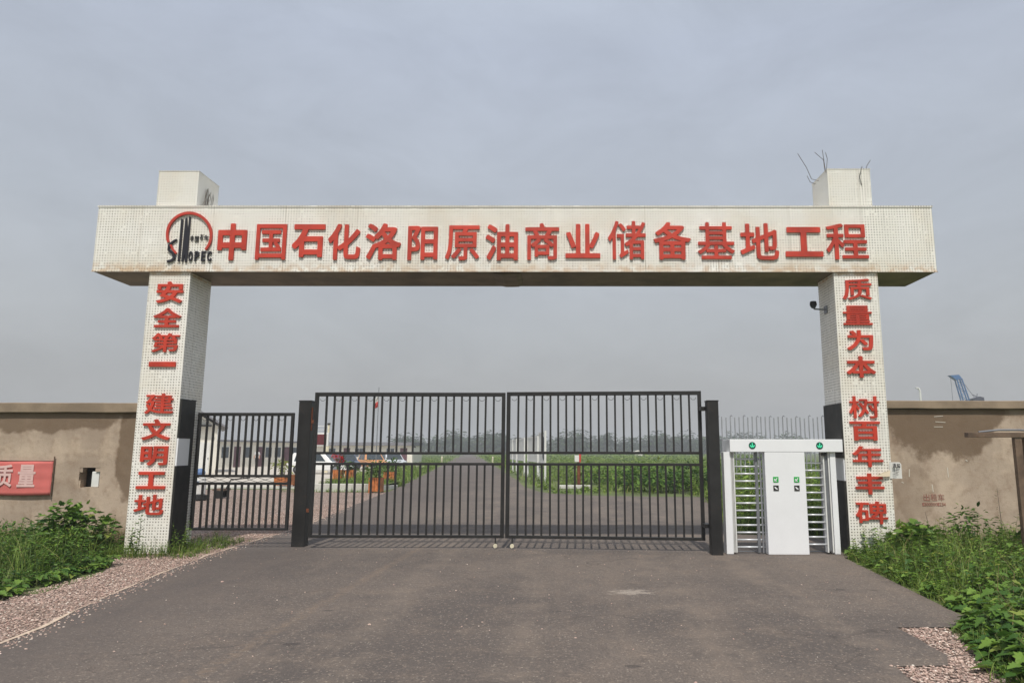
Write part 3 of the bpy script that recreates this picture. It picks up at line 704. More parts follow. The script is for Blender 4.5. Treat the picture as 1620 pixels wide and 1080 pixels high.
for px in (1228, 1261):
    c = at(px, 757, TY)
    g = MB().box(c.x-.042, c.x+.042, TY-.004, TY+.003, c.z-.042, c.z+.042).build('pictogram', M['greensq'], cpan)
    a = MB(); stroke(a, [(c.x+.022, c.z+.022), (c.x-.018, c.z-.018)], .012, TY-.008, TY-.005)
    a.box(c.x-.026, c.x-.014, TY-.008, TY-.005, c.z-.026, c.z+.014); a.box(c.x-.0135, c.x+.014, TY-.008, TY-.005, c.z-.026, c.z-.014)
    a.build('arrow', M['white'], g)
    c = at(px+.5, 770.5, TY)
    g = MB().box(c.x-.042, c.x+.042, TY-.004, TY+.003, c.z-.042, c.z+.042).build('card_reader', M['tar'], cpan)
    a = MB(); stroke(a, [(c.x-.022, c.z+.02), (c.x-.008, c.z), (c.x+.02, c.z-.018)], [.012, .024, .016], TY-.008, TY-.005); a.build('card_symbol', M['white'], g)
for (a_, b_) in ((1149, 1160), (1319.5, 1328.5)):
    pst = MB().box(x(a_), x(b_), TY+.05, TY+.22, .004, ZB).build('side_post', M['white'], ts, .005)
# inner guide channels
ch_ = MB(); 
for i, (a_, b_) in enumerate(((1160.4, 1161.6), (1162.4, 1163.4), (1164.2, 1166.2))): ch_.box(x(a_), x(b_), TY+.06+.0*i, .30, .03, ZB)
ch_.build('guide_channel', M['whitepaint'], ts)
ch_ = MB().box(x(1308.5), x(1310.5), TY+.06, .12, .03, ZB); ch_.box(x(1316.5), x(1318.6), TY+.06, .30, .03, ZB); ch_.build('guide_channel', M['whitepaint'], ts)
MB().box(x(1311), x(1316), TY+.08, .25, .05, ZB).build('slotted_column', M['greysteel'], ts)
cr_ = MB().box(x(1200), x(1204.5), TY+.10, TY+.15, .02, ZB).build('rotor_column', M['greysteel'], ts, .003)
cr2 = MB().tube([(x(1208.5), TY+.10, .02), (x(1208.5), TY+.10, ZB)], .016, 10).tube([(x(1211.8), TY+.06, .02), (x(1211.8), TY+.06, ZB)], .014, 10).build('rotor_column', M['chrome'], ts)
for i in range(13):
    z = zz(725+(865.5-725)*i/12)
    MB().tube([(x(1168), TY+.12, z), (x(1212.5), TY+.12, z)], .0145, 10).build('rotor_arm', M['armsteel'], ts, smooth=True)
for i in range(12):
    z = zz(731+(861-731)*i/11)
    MB().tube([(x(1277.6), TY+.12, z), (x(1309), TY+.12, z)], .0145, 10).build('rotor_arm', M['armsteel'], ts, smooth=True)
    if i == 0: MB().box(x(1305.5), x(1313), TY+.03, TY+.06, ZB-.06, ZB-.01).build('sensor', M['tar'], ts)
MB().box(LID0+.02, x(1346), .30, .34, -.004, .012).build('floor_plate', M['greysteel'], ts)

# ------------------------------------------------------------------ perimeter walls
HX0, HX1, HZ0, HZ1 = -8.30, -7.94, .97, 1.31
WY = .90
wl = thing('perimeter_wall', (-10, WY, 0), 'brown cement rendered wall with coping and square hole left of the arch', 'wall')
mb = MB(); zt = 2.255
mb.box(-16, HX0, WY, WY+.24, -.1, zt); mb.box(HX1, LX0-.02, WY, WY+.24, -.1, zt); mb.box(HX0, HX1, WY, WY+.24, -.1, HZ0); mb.box(HX0, HX1, WY, WY+.24, HZ1, zt)
mb.build('wall', M['wallL'], wl)
hb = MB().box(HX0, HX1, WY+.20, WY+.235, HZ0, HZ1).build('hole_back', M['tar'], wl)
mb = MB()
for a, b, c_, d in ((HX0-.01, HX0+.05, HZ1-.08, HZ1+.004), (HX1-.09, HX1+.01, HZ1-.07, HZ1+.004), (HX0-.004, HX0+.03, HZ0-.004, HZ0+.12)): mb.box(a, b, WY+.006, WY+.1, c_, d)
mb.build('broken_edge', M['wallL'], wl)
MB().box(-8.10, -7.97, WY+.03, WY+.18, HZ0+.003, HZ0+.27).build('white_block', M['whitepaint'], wl, .01)
wr = thing('perimeter_wall', (10, WY, 0), 'brown cement rendered wall with dark damp patch right of the arch', 'wall')
MB().box(RX1+.02, 18, WY, WY+.24, -.1, 2.335).build('wall', M['wallR'], wr)
def ragged(o, amp, seed):
    r_ = random.Random(seed)
    for v_ in o.data.vertices: v_.co.z += r_.uniform(-amp, amp); v_.co.y += r_.uniform(-amp, amp)*.6
def coping(par, x0, x1, z0, z1, seed):
    n = int((x1-x0)/.42); vs, fs = [], []
    for i in range(n+1):
        a = x0+(x1-x0)*i/n; vs += [(a, WY-.07, z0), (a, WY-.07, z1), (a, WY+.31, z1), (a, WY+.31, z0)]
    for i in range(n):
        for k in range(4): fs.append((4*i+k, 4*i+4+k, 4*i+4+(k+1) % 4, 4*i+(k+1) % 4))
    fs += [(0, 1, 2, 3), (4*n+3, 4*n+2, 4*n+1, 4*n)]
    fs = [f[::-1] for f in fs]
    o = MB().add(vs, fs).build('coping', M['cope'], par, .012); ragged(o, .006, seed); return o
coping(wl, -16, LX0+.02, zt+.006, zt+.175, 1)
coping(wr, RX1-.02, 18, 2.343, 2.485, 2)
# stencilled advert and chalk strokes on the wall
st_ = MB()
for i, ch in enumerate('出租车'):
    a = at(1462+i*11.5, 790, WY); b = at(1471+i*11.5, 779, WY); raised(st_, ch, a.x, b.x, a.z, b.z, WY-.006, WY-.002, 0)
for i, ch in enumerate('13000001234'):
    a = at(1460+i*3.4, 798, WY); b = at(1462.6+i*3.4, 793, WY); raised(st_, ch, a.x, b.x, a.z, b.z, WY-.006, WY-.002, 0)
st_.build('stencil', M['stencil'], wr)
ck = MB()
for a, b in (((1439, 740), (1439, 752)), ((1499, 737), (1501, 753)), ((1475, 764), (1477, 776)), ((1427, 760), (1430, 762)), ((1528, 725), (1531, 727)), ((1478, 657), (1492, 656)), ((1480, 665), (1496, 666)), ((1478, 673), (1492, 673))):
    p, q = at(*a, WY), at(*b, WY); stroke(ck, [(p.x, p.z), (q.x, q.z)], .014 if a[1] > 700 else .010, WY-.005, WY-.002)
ck.build('chalk_marks', M['chalk'], wr)

# ------------------------------------------------------------------ banner on the left wall
bn = thing('banner', (-9.6, WY-.03, .82), 'faded red cloth banner with white characters hung on the brown wall', 'banner')
mb = MB(); nx, nz_ = 34, 10; vs, fs = [], []
for j in range(nz_+1):
    for i in range(nx+1):
        u, v = i/nx, j/nz_
        vs.append((-10.6+u*1.86, WY-.045-.004*sin(v*19+u*3)-.004*sin(u*9), .84+v*.585+.006*sin(u*7)-.02*(1-u)*0))
for j in range(nz_):
    for i in range(nx):
        a = j*(nx+1)+i; fs.append((a, a+1, a+nx+2, a+nx+1))
mb.add(vs, fs)
cl = mb.build('cloth', M['banner'], bn, smooth=True); so = cl.modifiers.new('solid', 'SOLIDIFY'); so.thickness = .004
tx = MB(); raised(tx, '质', -9.735, -9.42, .98, 1.36, WY-.058, WY-.054, .02); raised(tx, '量', -9.33, -9.02, .98, 1.36, WY-.058, WY-.054, .02); tx.build('print', M['bannertext'], cl)
MB().tube([(-8.735, WY-.03, .80), (-8.74, WY-.03, 1.50)], .010, 8).build('edge_pole', M['rustbrown'], bn)
mb = MB(); mb.tube([(-10.6, WY-.05, 1.435), (-8.74, WY-.05, 1.42)], .005, 6); mb.build('cord', M['twig'], bn)

# ------------------------------------------------------------------ paper notice, camera
nt_ = thing('paper_notice', (5.35, -.02, 1.2), 'torn white paper notice curling off the right pillar edge', 'notice')
P0, P1 = at(1409, 755, -.02), at(1425, 729, -.02)
vs, fs = [], []
for i in range(9):
    u = i/8; xx = P0.x+(P1.x-P0.x)*u; yy = -.014-.05*max(0, u-.35)**1.5
    vs += [(xx, yy, P0.z-.0), (xx, yy-.004, P1.z-.03*(u > .95))]
for i in range(8): fs.append((2*i, 2*i+2, 2*i+3, 2*i+1))
pp = MB().add(vs, fs).build('sheet', M['paper'], nt_); pp.modifiers.new('s', 'SOLIDIFY').thickness = .002
tx = MB(); a = at(1412, 738, -.03); b = at(1423, 731, -.03)
raised(tx, '通', a.x, (a.x+b.x)/2-.005, a.z, b.z, -.056, -.0535, .02); raised(tx, '知', (a.x+b.x)/2+.005, b.x, a.z, b.z, -.056, -.0535, .02)
for i, w_ in enumerate((.08, .09, .06)): tx.box(a.x+.005, a.x+.005+w_, -.056, -.0535, a.z-.035-i*.03, a.z-.027-i*.03)
tx.build('print', M['ink'], pp)
fl = MB(); q = [at(1409, 742, -.02), at(1408, 752, -.03), at(1386, 751.5, -.075), at(1398, 745, -.05)]
fl.add([tuple(p) for p in q], [(0, 1, 2, 3)]); f_ = fl.build('curled_flap', M['paperfold'], nt_); f_.modifiers.new('s', 'SOLIDIFY').thickness = .003
cc = thing('security_camera', (4.6, .4, 4.05), 'black dome security camera on a bracket from the right pillar', 'camera')
p = at(1286.5, 482, .4)
MB().lathe(p.x, .4, [(.012, p.z+.075), (.05, p.z+.07), (.058, p.z+.03), (.058, p.z)][::-1], 16).build('housing', M['tar'], cc, smooth=False)
MB().lathe(p.x, .4, [(.008, p.z-.05), (.03, p.z-.045), (.048, p.z-.02), (.05, p.z-.002)], 16).build('dome', M['carglass'], cc, smooth=True)
MB().tube([(p.x, .4, p.z-.03+.0), (p.x+.01, .4, p.z-.06), (RX0+.01, .4, p.z-.075)], .014, 8).box(RX0-.02, RX0-.001, .34, .46, p.z-.14, p.z-.01).build('bracket', M['greysteel'], cc)

# ------------------------------------------------------------------ rusty frame at the right
fr = thing('steel_frame', (6.45, -1.5, 0), 'weathered brown steel frame with an arm among the weeds', 'frame')
mb = MB().bar((6.44, -1.5, -.05), (6.44, -1.5, 1.80), .10, .07); mb.bar((6.56, -1.5, -.05), (6.56, -1.5, 1.80), .06, .07); mb.build('post', M['rustbrown'], fr, .004)
MB().box(5.74, 8.2, -1.55, -1.45, 1.802, 1.87).build('arm', M['rustbrown'], fr, .004)
MB().tube([(5.92, -1.49, 1.875), (6.2, -1.49, 1.905), (6.5, -1.49, 1.905), (7.0, -1.49, 1.885), (8, -1.49, 1.88)], .014, 8).build('cable', M['greysteel'], fr)
MB().box(6.595, 8.2, -1.53, -1.47, 1.30, 1.345).build('rail', M['rustbrown'], fr)
MB().box(6.72, 6.9, -1.56, -1.44, 1.345, 1.6).build('junction_box', M['tar'], fr, .005)

# ------------------------------------------------------------------ plants
def basis(d):
    d = Vector(d).normalized(); u = Vector((0, 0, 1)); b = d.cross(u)
    if b.length < 1e-3: b = Vector((1, 0, 0))
    b.normalize(); return d, b, b.cross(d)
LOBED = [(0, 0), (-.10, .16), (-.02, .30), (.12, .26), (.20, .52), (.40, .34), (.56, .44), (.62, .22), (.82, .18), (1, 0)]
OVAL = [(0, 0), (.22, .17), (.55, .2), (1, 0)]
NARROW = [(0, 0), (.3, .07), (.65, .06), (1, 0)]
def add_leaf(mb, p, d, s, kind, rnd, roll=None, droop=.25):
    t, b, n = basis(d); r = rnd.uniform(-.6, .6) if roll is None else roll
    b2 = b*cos(r)+n*sin(r); n2 = n*cos(r)-b*sin(r)
    L_ = {'lobed': LOBED, 'oval': OVAL, 'narrow': NARROW}[kind]
    f = lambda a, c: tuple(p+t*(a*s)+b2*(c*s)+n2*(s*(abs(c)*.28-droop*a*a)))
    k = len(L_); b0 = len(mb.v)
    if kind == 'lobed':
        mb.v.append(f(.32, 0))
        pts = L_+[(a, -c) for a, c in L_[-2:0:-1]]
        mb.v.extend(f(a, c) for a, c in pts); m = len(pts)
        mb.f.extend((b0, b0+1+i, b0+1+(i+1) % m) for i in range(m))
    else:
        mb.v.extend([f(0, 0), f(*L_[1]), f(*L_[2]), f(1, 0), f(L_[2][0], -L_[2][1]), f(L_[1][0], -L_[1][1])])
        mb.f.extend([(b0, b0+1, b0+2, b0+3), (b0, b0+3, b0+4, b0+5)])
def add_blade(mb, p, h, lean, az, w, rnd):
    b0 = len(mb.v); dx, dy = cos(az), sin(az); sx, sy = -dy*w/2, dx*w/2
    for i, q in enumerate((0, .35, .7, 1)):
        o = lean*q*q*h; z = h*q*(1-.25*lean*q); k = (1, .85, .55, .05)[i]
        x, y = p[0]+dx*o, p[1]+dy*o
        mb.v.append((x-sx*k, y-sy*k, p[2]+z)); mb.v.append((x+sx*k, y+sy*k, p[2]+z))
    for i in range(3): mb.f.append((b0+2*i, b0+2*i+1, b0+2*i+3, b0+2*i+2))
def tuft(mb, p, n, h, rnd, spread=.08, w=.008, lean=(.2, 1.1)):
    for _ in range(n):
        a = rnd.uniform(0, 2*pi); r = rnd.random()*spread
        add_blade(mb, (p[0]+r*cos(a), p[1]+r*sin(a), p[2]), h*rnd.uniform(.5, 1.1), rnd.uniform(*lean), rnd.uniform(0, 2*pi), w*rnd.uniform(.7, 1.3), rnd)
def herb(ml, ms, p, h, rnd, kind='oval', s=.07, n=10, r=.006):
    """an upright leafy stem"""
    ln = Vector((rnd.uniform(-.25, .25), rnd.uniform(-.25, .25), 1)); p = Vector(p); top = p+ln*h
    ms.tube([tuple(p), tuple(p+ln*h*.5+Vector((rnd.uniform(-.02, .02), 0, 0))), tuple(top)], [r, r*.8, r*.3], 5, False)
    for i in range(n):
        q = .15+.85*i/(n-1); c = p+ln*h*q; az = i*2.4+rnd.uniform(-.4, .4); el = rnd.uniform(-.1, .7)
        add_leaf(ml, c, (cos(az)*cos(el), sin(az)*cos(el), sin(el)), s*(1.25-.6*q)*rnd.uniform(.7, 1.2), kind, rnd)
def petioled(ml, ms, p, h, rnd, s=.13, n=7, kind='lobed'):
    """leaf stalks rising from one foot, each with a broad leaf held flat"""
    p = Vector(p)
    for i in range(n):
        az = rnd.uniform(0, 2*pi); r = h*rnd.uniform(.15, .6); z = h*rnd.uniform(.55, 1.05)
        e_ = p+Vector((cos(az)*r, sin(az)*r, z))
        ms.tube([tuple(p), tuple(p+Vector((cos(az)*r*.35, sin(az)*r*.35, z*.7))), tuple(e_)], [.005, .004, .003], 4, False)
        add_leaf(ml, e_, (cos(az), sin(az), rnd.uniform(-.35, .25)), s*rnd.uniform(.7, 1.25), kind, rnd, rnd.uniform(-.3, .3))
def bush(ml, ms, c, rx, ry, h, nst, nlv, kind, s, rnd, z0=0, top=.35):
    """several stems and leaves carried through an uneven volume"""
    lobes = [(Vector((c[0]+rnd.uniform(-.6, .6)*rx, c[1]+rnd.uniform(-.6, .6)*ry, z0+h*rnd.uniform(.35, .8))), rnd.uniform(.3, .55)) for _ in range(nst)]
    for lc, lr in lobes:
        ms.tube([(c[0]+rnd.uniform(-.1, .1)*rx, c[1]+rnd.uniform(-.1, .1)*ry, z0-.02), tuple((lc+Vector((c[0], c[1], z0)))*.5+Vector((0, 0, .05*h))), tuple(lc)], [.012*h+.004, .008*h+.003, .003], 5, False)
    for _ in range(nlv):
        lc, lr = rnd.choice(lobes); d = Vector((rnd.gauss(0, 1), rnd.gauss(0, 1), rnd.gauss(0, 1)+top)).normalized()
        k = lr*rnd.uniform(.45, 1.1)
        p = lc+Vector((d.x*rx*k*1.3, d.y*ry*k*1.3, d.z*h*k))
        if p.z < z0+.02: p.z = z0+.02+rnd.random()*.1
        dd = Vector((d.x, d.y, d.z*.4+rnd.uniform(-.4, .3)))
        add_leaf(ml, p, dd, s*rnd.uniform(.6, 1.25), kind, rnd)
def shrub(name, c, rx, ry, h, nst, nlv, kind, s, m, seed, label, cat, group=None, z0=0):
    rnd = random.Random(seed); o = thing(name, (c[0], c[1], z0), label, cat, group); ml, ms = MB(), MB()
    bush(ml, ms, c, rx, ry, h, nst, nlv, kind, s, rnd, z0)
    ml.build('foliage', m, o); ms.build('stems', M['stem'], o); return o
rnd = random.Random(21)
# left weeds along the wall
def scatter(n, fx, fy, rnd): return [(fx(rnd), fy(rnd)) for _ in range(n)]
ml, ms, mg, md = MB(), MB(), MB(), MB()
for _ in range(620):
    y = rnd.uniform(-3.6, .82); xr = -6.25+(.0 if y < -1.4 else -.42*(y+1.4)); x_ = xr-abs(rnd.random())*3.6
    if y < -2.2 and x_ > -5.9-(-2.2-y)*.15: continue
    edge = min(1, (xr-x_)/.5+.15)
    if rnd.random() < .72: herb(md, ms, (x_, y, -.02), rnd.uniform(.2, .55)*edge, rnd, 'oval', .09, 16)
    else: tuft(mg, (x_, y, -.02), 14, .50*edge+.08, rnd, .12)
for _ in range(90):
    t = rnd.random(); x_, y = -6.05-rnd.random()*.35-.25*t, -3.7+t*2.6
    petioled(ml, ms, (x_, y, -.02), rnd.uniform(.06, .14), rnd, .085, 6)
wL = stuff(md.build('weeds', M['leafD']), 'dark leafy weeds along the foot of the left wall', 'weeds')
ml.build('low_leaves', M['leafB'], wL); ms.build('stems', M['stem'], wL); mg.build('grass_blades', M['leafC'], wL)
shrub('broad_leaved_shrub', (-7.35, -.25), .42, .42, .72, 8, 520, 'lobed', .105, M['leafB'], 31, 'bright green broad leaved shrub growing before the left wall', 'shrub', z0=-.02)
shrub('bushy_shrub', (-8.0, -.5), .75, .6, .50, 10, 900, 'oval', .085, M['leafD'], 32, 'dark green bushy shrub below the red banner', 'shrub', z0=-.02)
shrub('bushy_shrub', (-7.25, -.9), .42, .45, .42, 8, 520, 'oval', .075, M['leafA'], 33, 'small bushy shrub at the right end of the left weeds', 'shrub', z0=-.02)
# sapling against the left pillar
sp = thing('sapling', (-6.52, -.28, -.02), 'thin leafy sapling growing against the left pillar', 'sapling'); ml, ms = MB(), MB(); rnd = random.Random(41)
for a, b, h in ((-6.55, -.25, .42), (-6.48, -.3, .62), (-6.60, -.3, .34)): herb(ml, ms, (a, b, -.02), h, rnd, 'oval', .10, 20)
ml.build('foliage', M['leafA'], sp); ms.build('stems', M['stem'], sp)
# grass at the left jamb and below the small gate
mg, ml, ms = MB(), MB(), MB(); rnd = random.Random(42)
for _ in range(380):
    x_, y = rnd.uniform(-6.9, -5.55), rnd.uniform(-.55, 1.6)
    if LX0-.02 < x_ < LX1+.02 and y > -.02: continue
    k = 1.0 if x_ < -6.0 else max(.25, 1-(x_+6.0)*1.9)
    if rnd.random() < .3: herb(ml, ms, (x_, y, -.01), rnd.uniform(.08, .30)*k, rnd, 'oval', .05, 8, .004)
    else: tuft(mg, (x_, y, -.01), 10, .24*k, rnd, .10, .006)
for _ in range(16):
    herb(ml, ms, (rnd.uniform(-6.12, -5.95), rnd.uniform(-.05, .3), -.01), rnd.uniform(.25, .5), rnd, 'oval', .06, 12, .004)
g_ = stuff(mg.build('grass', M['leafC']), 'grass and low weeds at the foot of the left pillar', 'grass')
ml.build('low_leaves', M['leafA'], g_); ms.build('stems', M['stem'], g_)
# right weeds
def rx_edge(y):
    pts = [(4.62, .3), (4.45, -.3), (4.2, -2.8), (4.02, -4.5), (3.62, -4.7), (3.38, -5.5), (3.2, -5.9), (3.05, -6.3), (3.1, -7.5)]
    for (a, b), (c_, d) in zip(pts[:-1], pts[1:]):
        if d <= y <= b: return c_+(a-c_)*(y-d)/(b-d)
    return 4.62
rnd = random.Random(51); ml, ms, mg, md = MB(), MB(), MB(), MB()
for _ in range(1700):
    y = rnd.uniform(-7.2, .80); e_ = rx_edge(y); x_ = e_+.05+rnd.random()**1.25*(5.2 if y > -3 else 3.2)
    if y > -.05 and x_ < RX1+.05: continue
    k = min(1, (x_-e_)/.55+.22); q = rnd.random()
    if y < -3.6:
        if q < .75: petioled(ml, ms, (x_, y, -.02), rnd.uniform(.10, .34)*k, rnd, .115, 7)
        elif q < .9: tuft(mg, (x_, y, -.02), 9, .34*k+.05, rnd, .1, .006)
        else: herb(md, ms, (x_, y, -.02), rnd.uniform(.15, .4)*k, rnd, 'oval', .07, 12)
    else:
        if q < .27: tuft(mg, (x_, y, -.02), 16, .52*k+.06, rnd, .12, .007)
        elif q < .45: herb(md, ms, (x_, y, -.02), rnd.uniform(.22, .56)*k, rnd, 'narrow', .15, 16)
        elif q < .84: herb(md, ms, (x_, y, -.02), rnd.uniform(.18, .55)*k, rnd, 'oval', .085, 18)
        else: petioled(ml, ms, (x_, y, -.02), rnd.uniform(.2, .42)*k, rnd, .08, 8)
for _ in range(900):
    y = rnd.uniform(-7.2, .2); x_ = rx_edge(y)+rnd.random()*.5
    tuft(mg, (x_, y, -.02), 7, rnd.uniform(.06, .22), rnd, .08, .006, (.3, 1.4))
    if rnd.random() < .4: herb(md, ms, (x_+.04, y, -.02), rnd.uniform(.05, .16), rnd, 'oval', .045, 7, .003)
mdry = MB()
for _ in range(70):
    y = rnd.uniform(-6.5, .6); x_ = rx_edge(y)+.2+rnd.random()*3.5
    if y > -.05 and x_ < RX1+.05: continue
    h = rnd.uniform(.25, .6); mdry.tube([(x_, y, -.02), (x_+rnd.uniform(-.06, .06), y, h*.6), (x_+rnd.uniform(-.16, .16), y+rnd.uniform(-.1, .1), h)], [.004, .003, .0015], 4, False)
    tuft(mdry, (x_+rnd.uniform(-.2, .2), y, 0), 3, .35, rnd, .05, .006)
wR = stuff(md.build('weeds', M['leafA']), 'tangled green weeds before the right wall', 'weeds')
mdry.build('dry_stalks', M['straw'], wR); ml.build('broad_leaves', M['leafB'], wR); ms.build('stems', M['stem'], wR); mg.build('grass_blades', M['leafC'], wR)
shrub('broad_leaved_shrub', (5.35, -.55), .5, .4, .50, 7, 260, 'lobed', .13, M['leafA'], 61, 'leafy shrub at the foot of the right pillar', 'shrub', z0=-.02)
shrub('broad_leaved_shrub', (7.35, -.9), .45, .4, .62, 6, 190, 'lobed', .18, M['leafB'], 62, 'pale broad leaved shrub behind the steel frame post', 'shrub', z0=-.02)
shrub('bushy_shrub', (6.75, .2), .4, .35, .62, 6, 260, 'oval', .10, M['leafD'], 63, 'dark bushy shrub against the right wall under the damp patch', 'shrub', z0=-.02)
shrub('broad_leaved_shrub', (3.85, -6.0), .4, .4, .36, 7, 130, 'lobed', .13, M['leafB'], 64, 'low broad leaved plant by the gravel patch at the asphalt edge', 'shrub', z0=-.02)
for nm, pts_, lb in (('tall_weed', [(6.18, .55, -.02), (6.16, .55, .45), (6.13, .55, .62)], 'dry bare weed stalk rising under the red stencil'), ('tall_weed', [(7.33, .5, -.02), (7.35, .5, .5), (7.33, .5, 1.0)], 'tall thin weed stalk with sparse leaves against the right wall')):
    o = thing(nm, pts_[0], lb, 'weed'); rnd = random.Random(len(lb)); ms = MB().tube(pts_, [.007, .005, .002], 5); ml = MB()
    for i in range(26 if 'sparse' in lb else 7):
        q = rnd.uniform(.25, 1); z = pts_[2][2]*q; az = rnd.uniform(0, 2*pi)
        add_leaf(ml, Vector((pts_[1][0], .55, z)), (cos(az), sin(az), .5), .10*(1.3-q), 'narrow', rnd)
    ms.build('stalk', M['twig'], o); ml.build('foliage', M['leafD'] if 'sparse' in lb else M['twig'], o)
# dead creeper on the left pillar top
o = thing('dead_creeper', (LX1+.02, .3, 5.75), 'dry dead creeper twigs on the left pillar head', 'creeper'); ms = MB(); rnd = random.Random(71)
for _ in range(9):
    y, z = rnd.uniform(.02, .35), 5.74; pts_ = [(LX1+.006, y, z)]
    for k in range(4): y += rnd.uniform(-.02, .10); z += rnd.uniform(.05, .15); pts_.append((LX1+rnd.uniform(.01, .06), y, z))
    ms.tube(pts_, .0055, 4)
ms.build('twigs', M['twig'], o)

# ------------------------------------------------------------------ beyond the gate: kerb, planters, yard
kb = MB(); kp = [(-30, 19.5), (-16.1, 19.65), (-9.9, 19.3)]
MB().box(-30, -9.95, 19.42, 19.66, -.02, .06).build('kerb', M['kerb']).__setitem__('kind', 'structure')
kx = [(-9.9, 17.15), (-7.7, 17.1), (-7.25, 17.6), (-7.05, 18.8), (-7.2, 20.6)]
vs = []; fs = []
for a, b in kx: vs += [(a, b, -.02), (a, b, .33), (a-.02, b+.2, .33), (a-.02, b+.2, -.02)]
vs = []
for i, (a, b) in enumerate(kx):
    d = Vector((kx[min(i+1, 4)][0]-kx[max(i-1, 0)][0], kx[min(i+1, 4)][1]-kx[max(i-1, 0)][1])).normalized(); n_ = Vector((-d.y, d.x))*.2
    vs += [(a, b, -.02), (a, b, .30-.07*max(0, i-1)), (a+n_.x, b+n_.y, .30-.07*max(0, i-1)), (a+n_.x, b+n_.y, -.02)]
for i in range(4):
    for k in range(4): fs.append((4*i+k, 4*i+4+k, 4*i+4+(k+1) % 4, 4*i+(k+1) % 4))
fs += [(3, 2, 1, 0), (16, 17, 18, 19)]
sheet('grass_bed', [(-9.9, 17.3), (-7.75, 17.25), (-7.4, 17.7), (-7.25, 18.8), (-7.4, 23), (-12, 25), (-9.95, 21)], .20, M['soil'], 'raised grass bed behind the low white wall')
tag(MB().add(vs, fs).build('low_wall', M['kerb'], None, .01), 'low white wall round the grass bed with planters', 'wall')
def planter(c, w, h, z0, fh, fr_, m, seed, label, n=130, petals=0):
    rnd = random.Random(seed); o = thing('planter', (c[0], c[1], z0), label, 'planter', 'wooden planters in the yard')
    mb = MB(); k = 4
    for i in range(k):
        for s_ in (0, 1):
            a = c[0]-w/2+i*w/k
            mb.box(a+.008, a+w/k-.008, c[1]+(-w/2 if s_ == 0 else w/2-.03), c[1]+(-w/2+.03 if s_ == 0 else w/2), z0+.05, z0+h)
    mb.box(c[0]-w/2, c[0]-w/2+.03, c[1]-w/2+.032, c[1]+w/2-.032, z0+.05, z0+h); mb.box(c[0]+w/2-.03, c[0]+w/2, c[1]-w/2+.032, c[1]+w/2-.032, z0+.05, z0+h)
    mb.box(c[0]-w/2+.032, c[0]+w/2-.032, c[1]-w/2+.032, c[1]+w/2-.032, z0+.05, z0+h-.05)
    for a in (-1, 1):
        for b in (-1, 1): mb.box(c[0]+a*(w/2-.04)-.035, c[0]+a*(w/2-.04)+.035, c[1]+b*(w/2+.014)-.012, c[1]+b*(w/2+.014)+.012, z0, z0+h)
    mb.build('box', M['wood'], o)
    ml, ms = MB(), MB(); bush(ml, ms, c, fr_, fr_, fh, 6, n, 'oval', .16, rnd, z0+h-.06)
    ml.build('foliage', m, o); ms.build('stems', M['stem'], o)
    if petals:
        mp2 = MB()
        for q in range(petals):
            b = Vector((c[0]+rnd.uniform(-.3, .2), c[1]+rnd.uniform(-.3, .2), z0+h+fh*rnd.uniform(.4, 1.0)))
            for _ in range(26):
                d = Vector((rnd.gauss(0, 1), rnd.gauss(0, 1), rnd.gauss(0, 1))).normalized(); add_leaf(mp2, b+d*.05, d, .13, 'oval', rnd)
        mp2.build('flowers', M['petal'], o)
planter((-12.05, 19.95), .66, .50, .06, .62, .50, M['leafY'], 1, 'wooden planter with yellow green bush seen through the small gate', 160)
planter((-10.62, 23.0), .42, .50, .2, .75, .34, M['leafD'], 2, 'wooden planter with red flowers behind the low white wall', 90, 6)
planter((-10.05, 23.0), .40, .50, .2, .4, .28, M['leafD'], 3, 'wooden planter right of the red flowers')
planter((-7.12, 16.55), .48, .58, -.01, .62, .42, M['leafD'], 4, 'wooden planter standing before the low white wall by the road', 190)
planter((-7.85, 21.9), .50, .44, .2, .58, .42, M['leafD'], 5, 'wooden planter nearest the asphalt road behind the low wall', 150)

# gatehouse with gable
gh = thing('gatehouse', (-24.66, 39.6, 0), 'white gabled gatehouse behind the left arch pillar', 'building')
gy = 39.6
wm = MB(); wm.prism([(-30.4, 0), (-24.66, 0), (-24.66, 3.35), (-27.5, 5.2), (-30.4, 3.35)], gy, gy+7); wm.build('wall', M['bldg'], gh)
rf = MB()
for s_ in (1, -1):
    cx_ = -27.52; e0 = (cx_+s_*3.5, 3.30); e1 = (cx_, 5.45)
    rf.prism([(e0[0], e0[1]), (e1[0], e1[1]), (e1[0], e1[1]-.14), (e0[0], e0[1]-.14)], gy-.5, gy+7.3)
rf.build('roof', M['roof'], gh)
MB().box(-26.0, -25.1, gy-.5, gy-.002, 3.32, 3.44).build('door_canopy', M['tar'], gh)
dr = MB().box(-26.0, -25.1, gy-.03, gy-.002, .05, 2.2).build('door', M['whitepaint'], gh)
MB().box(-25.2, -25.15, gy-.06, gy-.032, 1.0, 1.12).build('handle', M['greysteel'], dr)
MB().box(-29.3, -28.0, gy-.02, gy-.002, 1.0, 2.2).build('window', M['glass'], gh)
gh.rotation_euler.z = radians(28)
def win(parent, x0, x1, y, z0, z1, axis='y', m='glass', name='window', frame=True):
    if axis == 'y':
        w_ = MB().box(x0, x1, y-.03, y-.004, z0, z1).build(name, M[m], parent)
        if frame:
            f = MB(); f.box(x0-.06, x0, y-.05, y-.004, z0-.06, z1+.06); f.box(x1, x1+.06, y-.05, y-.004, z0-.06, z1+.06); f.box(x0, x1, y-.05, y-.004, z1, z1+.06); f.box(x0, x1, y-.05, y-.004, z0-.06, z0)
            f.box((x0+x1)/2-.02, (x0+x1)/2+.02, y-.05, y-.031, z0, z1); f.build('frame', M['whitepaint'], w_)
    return w_
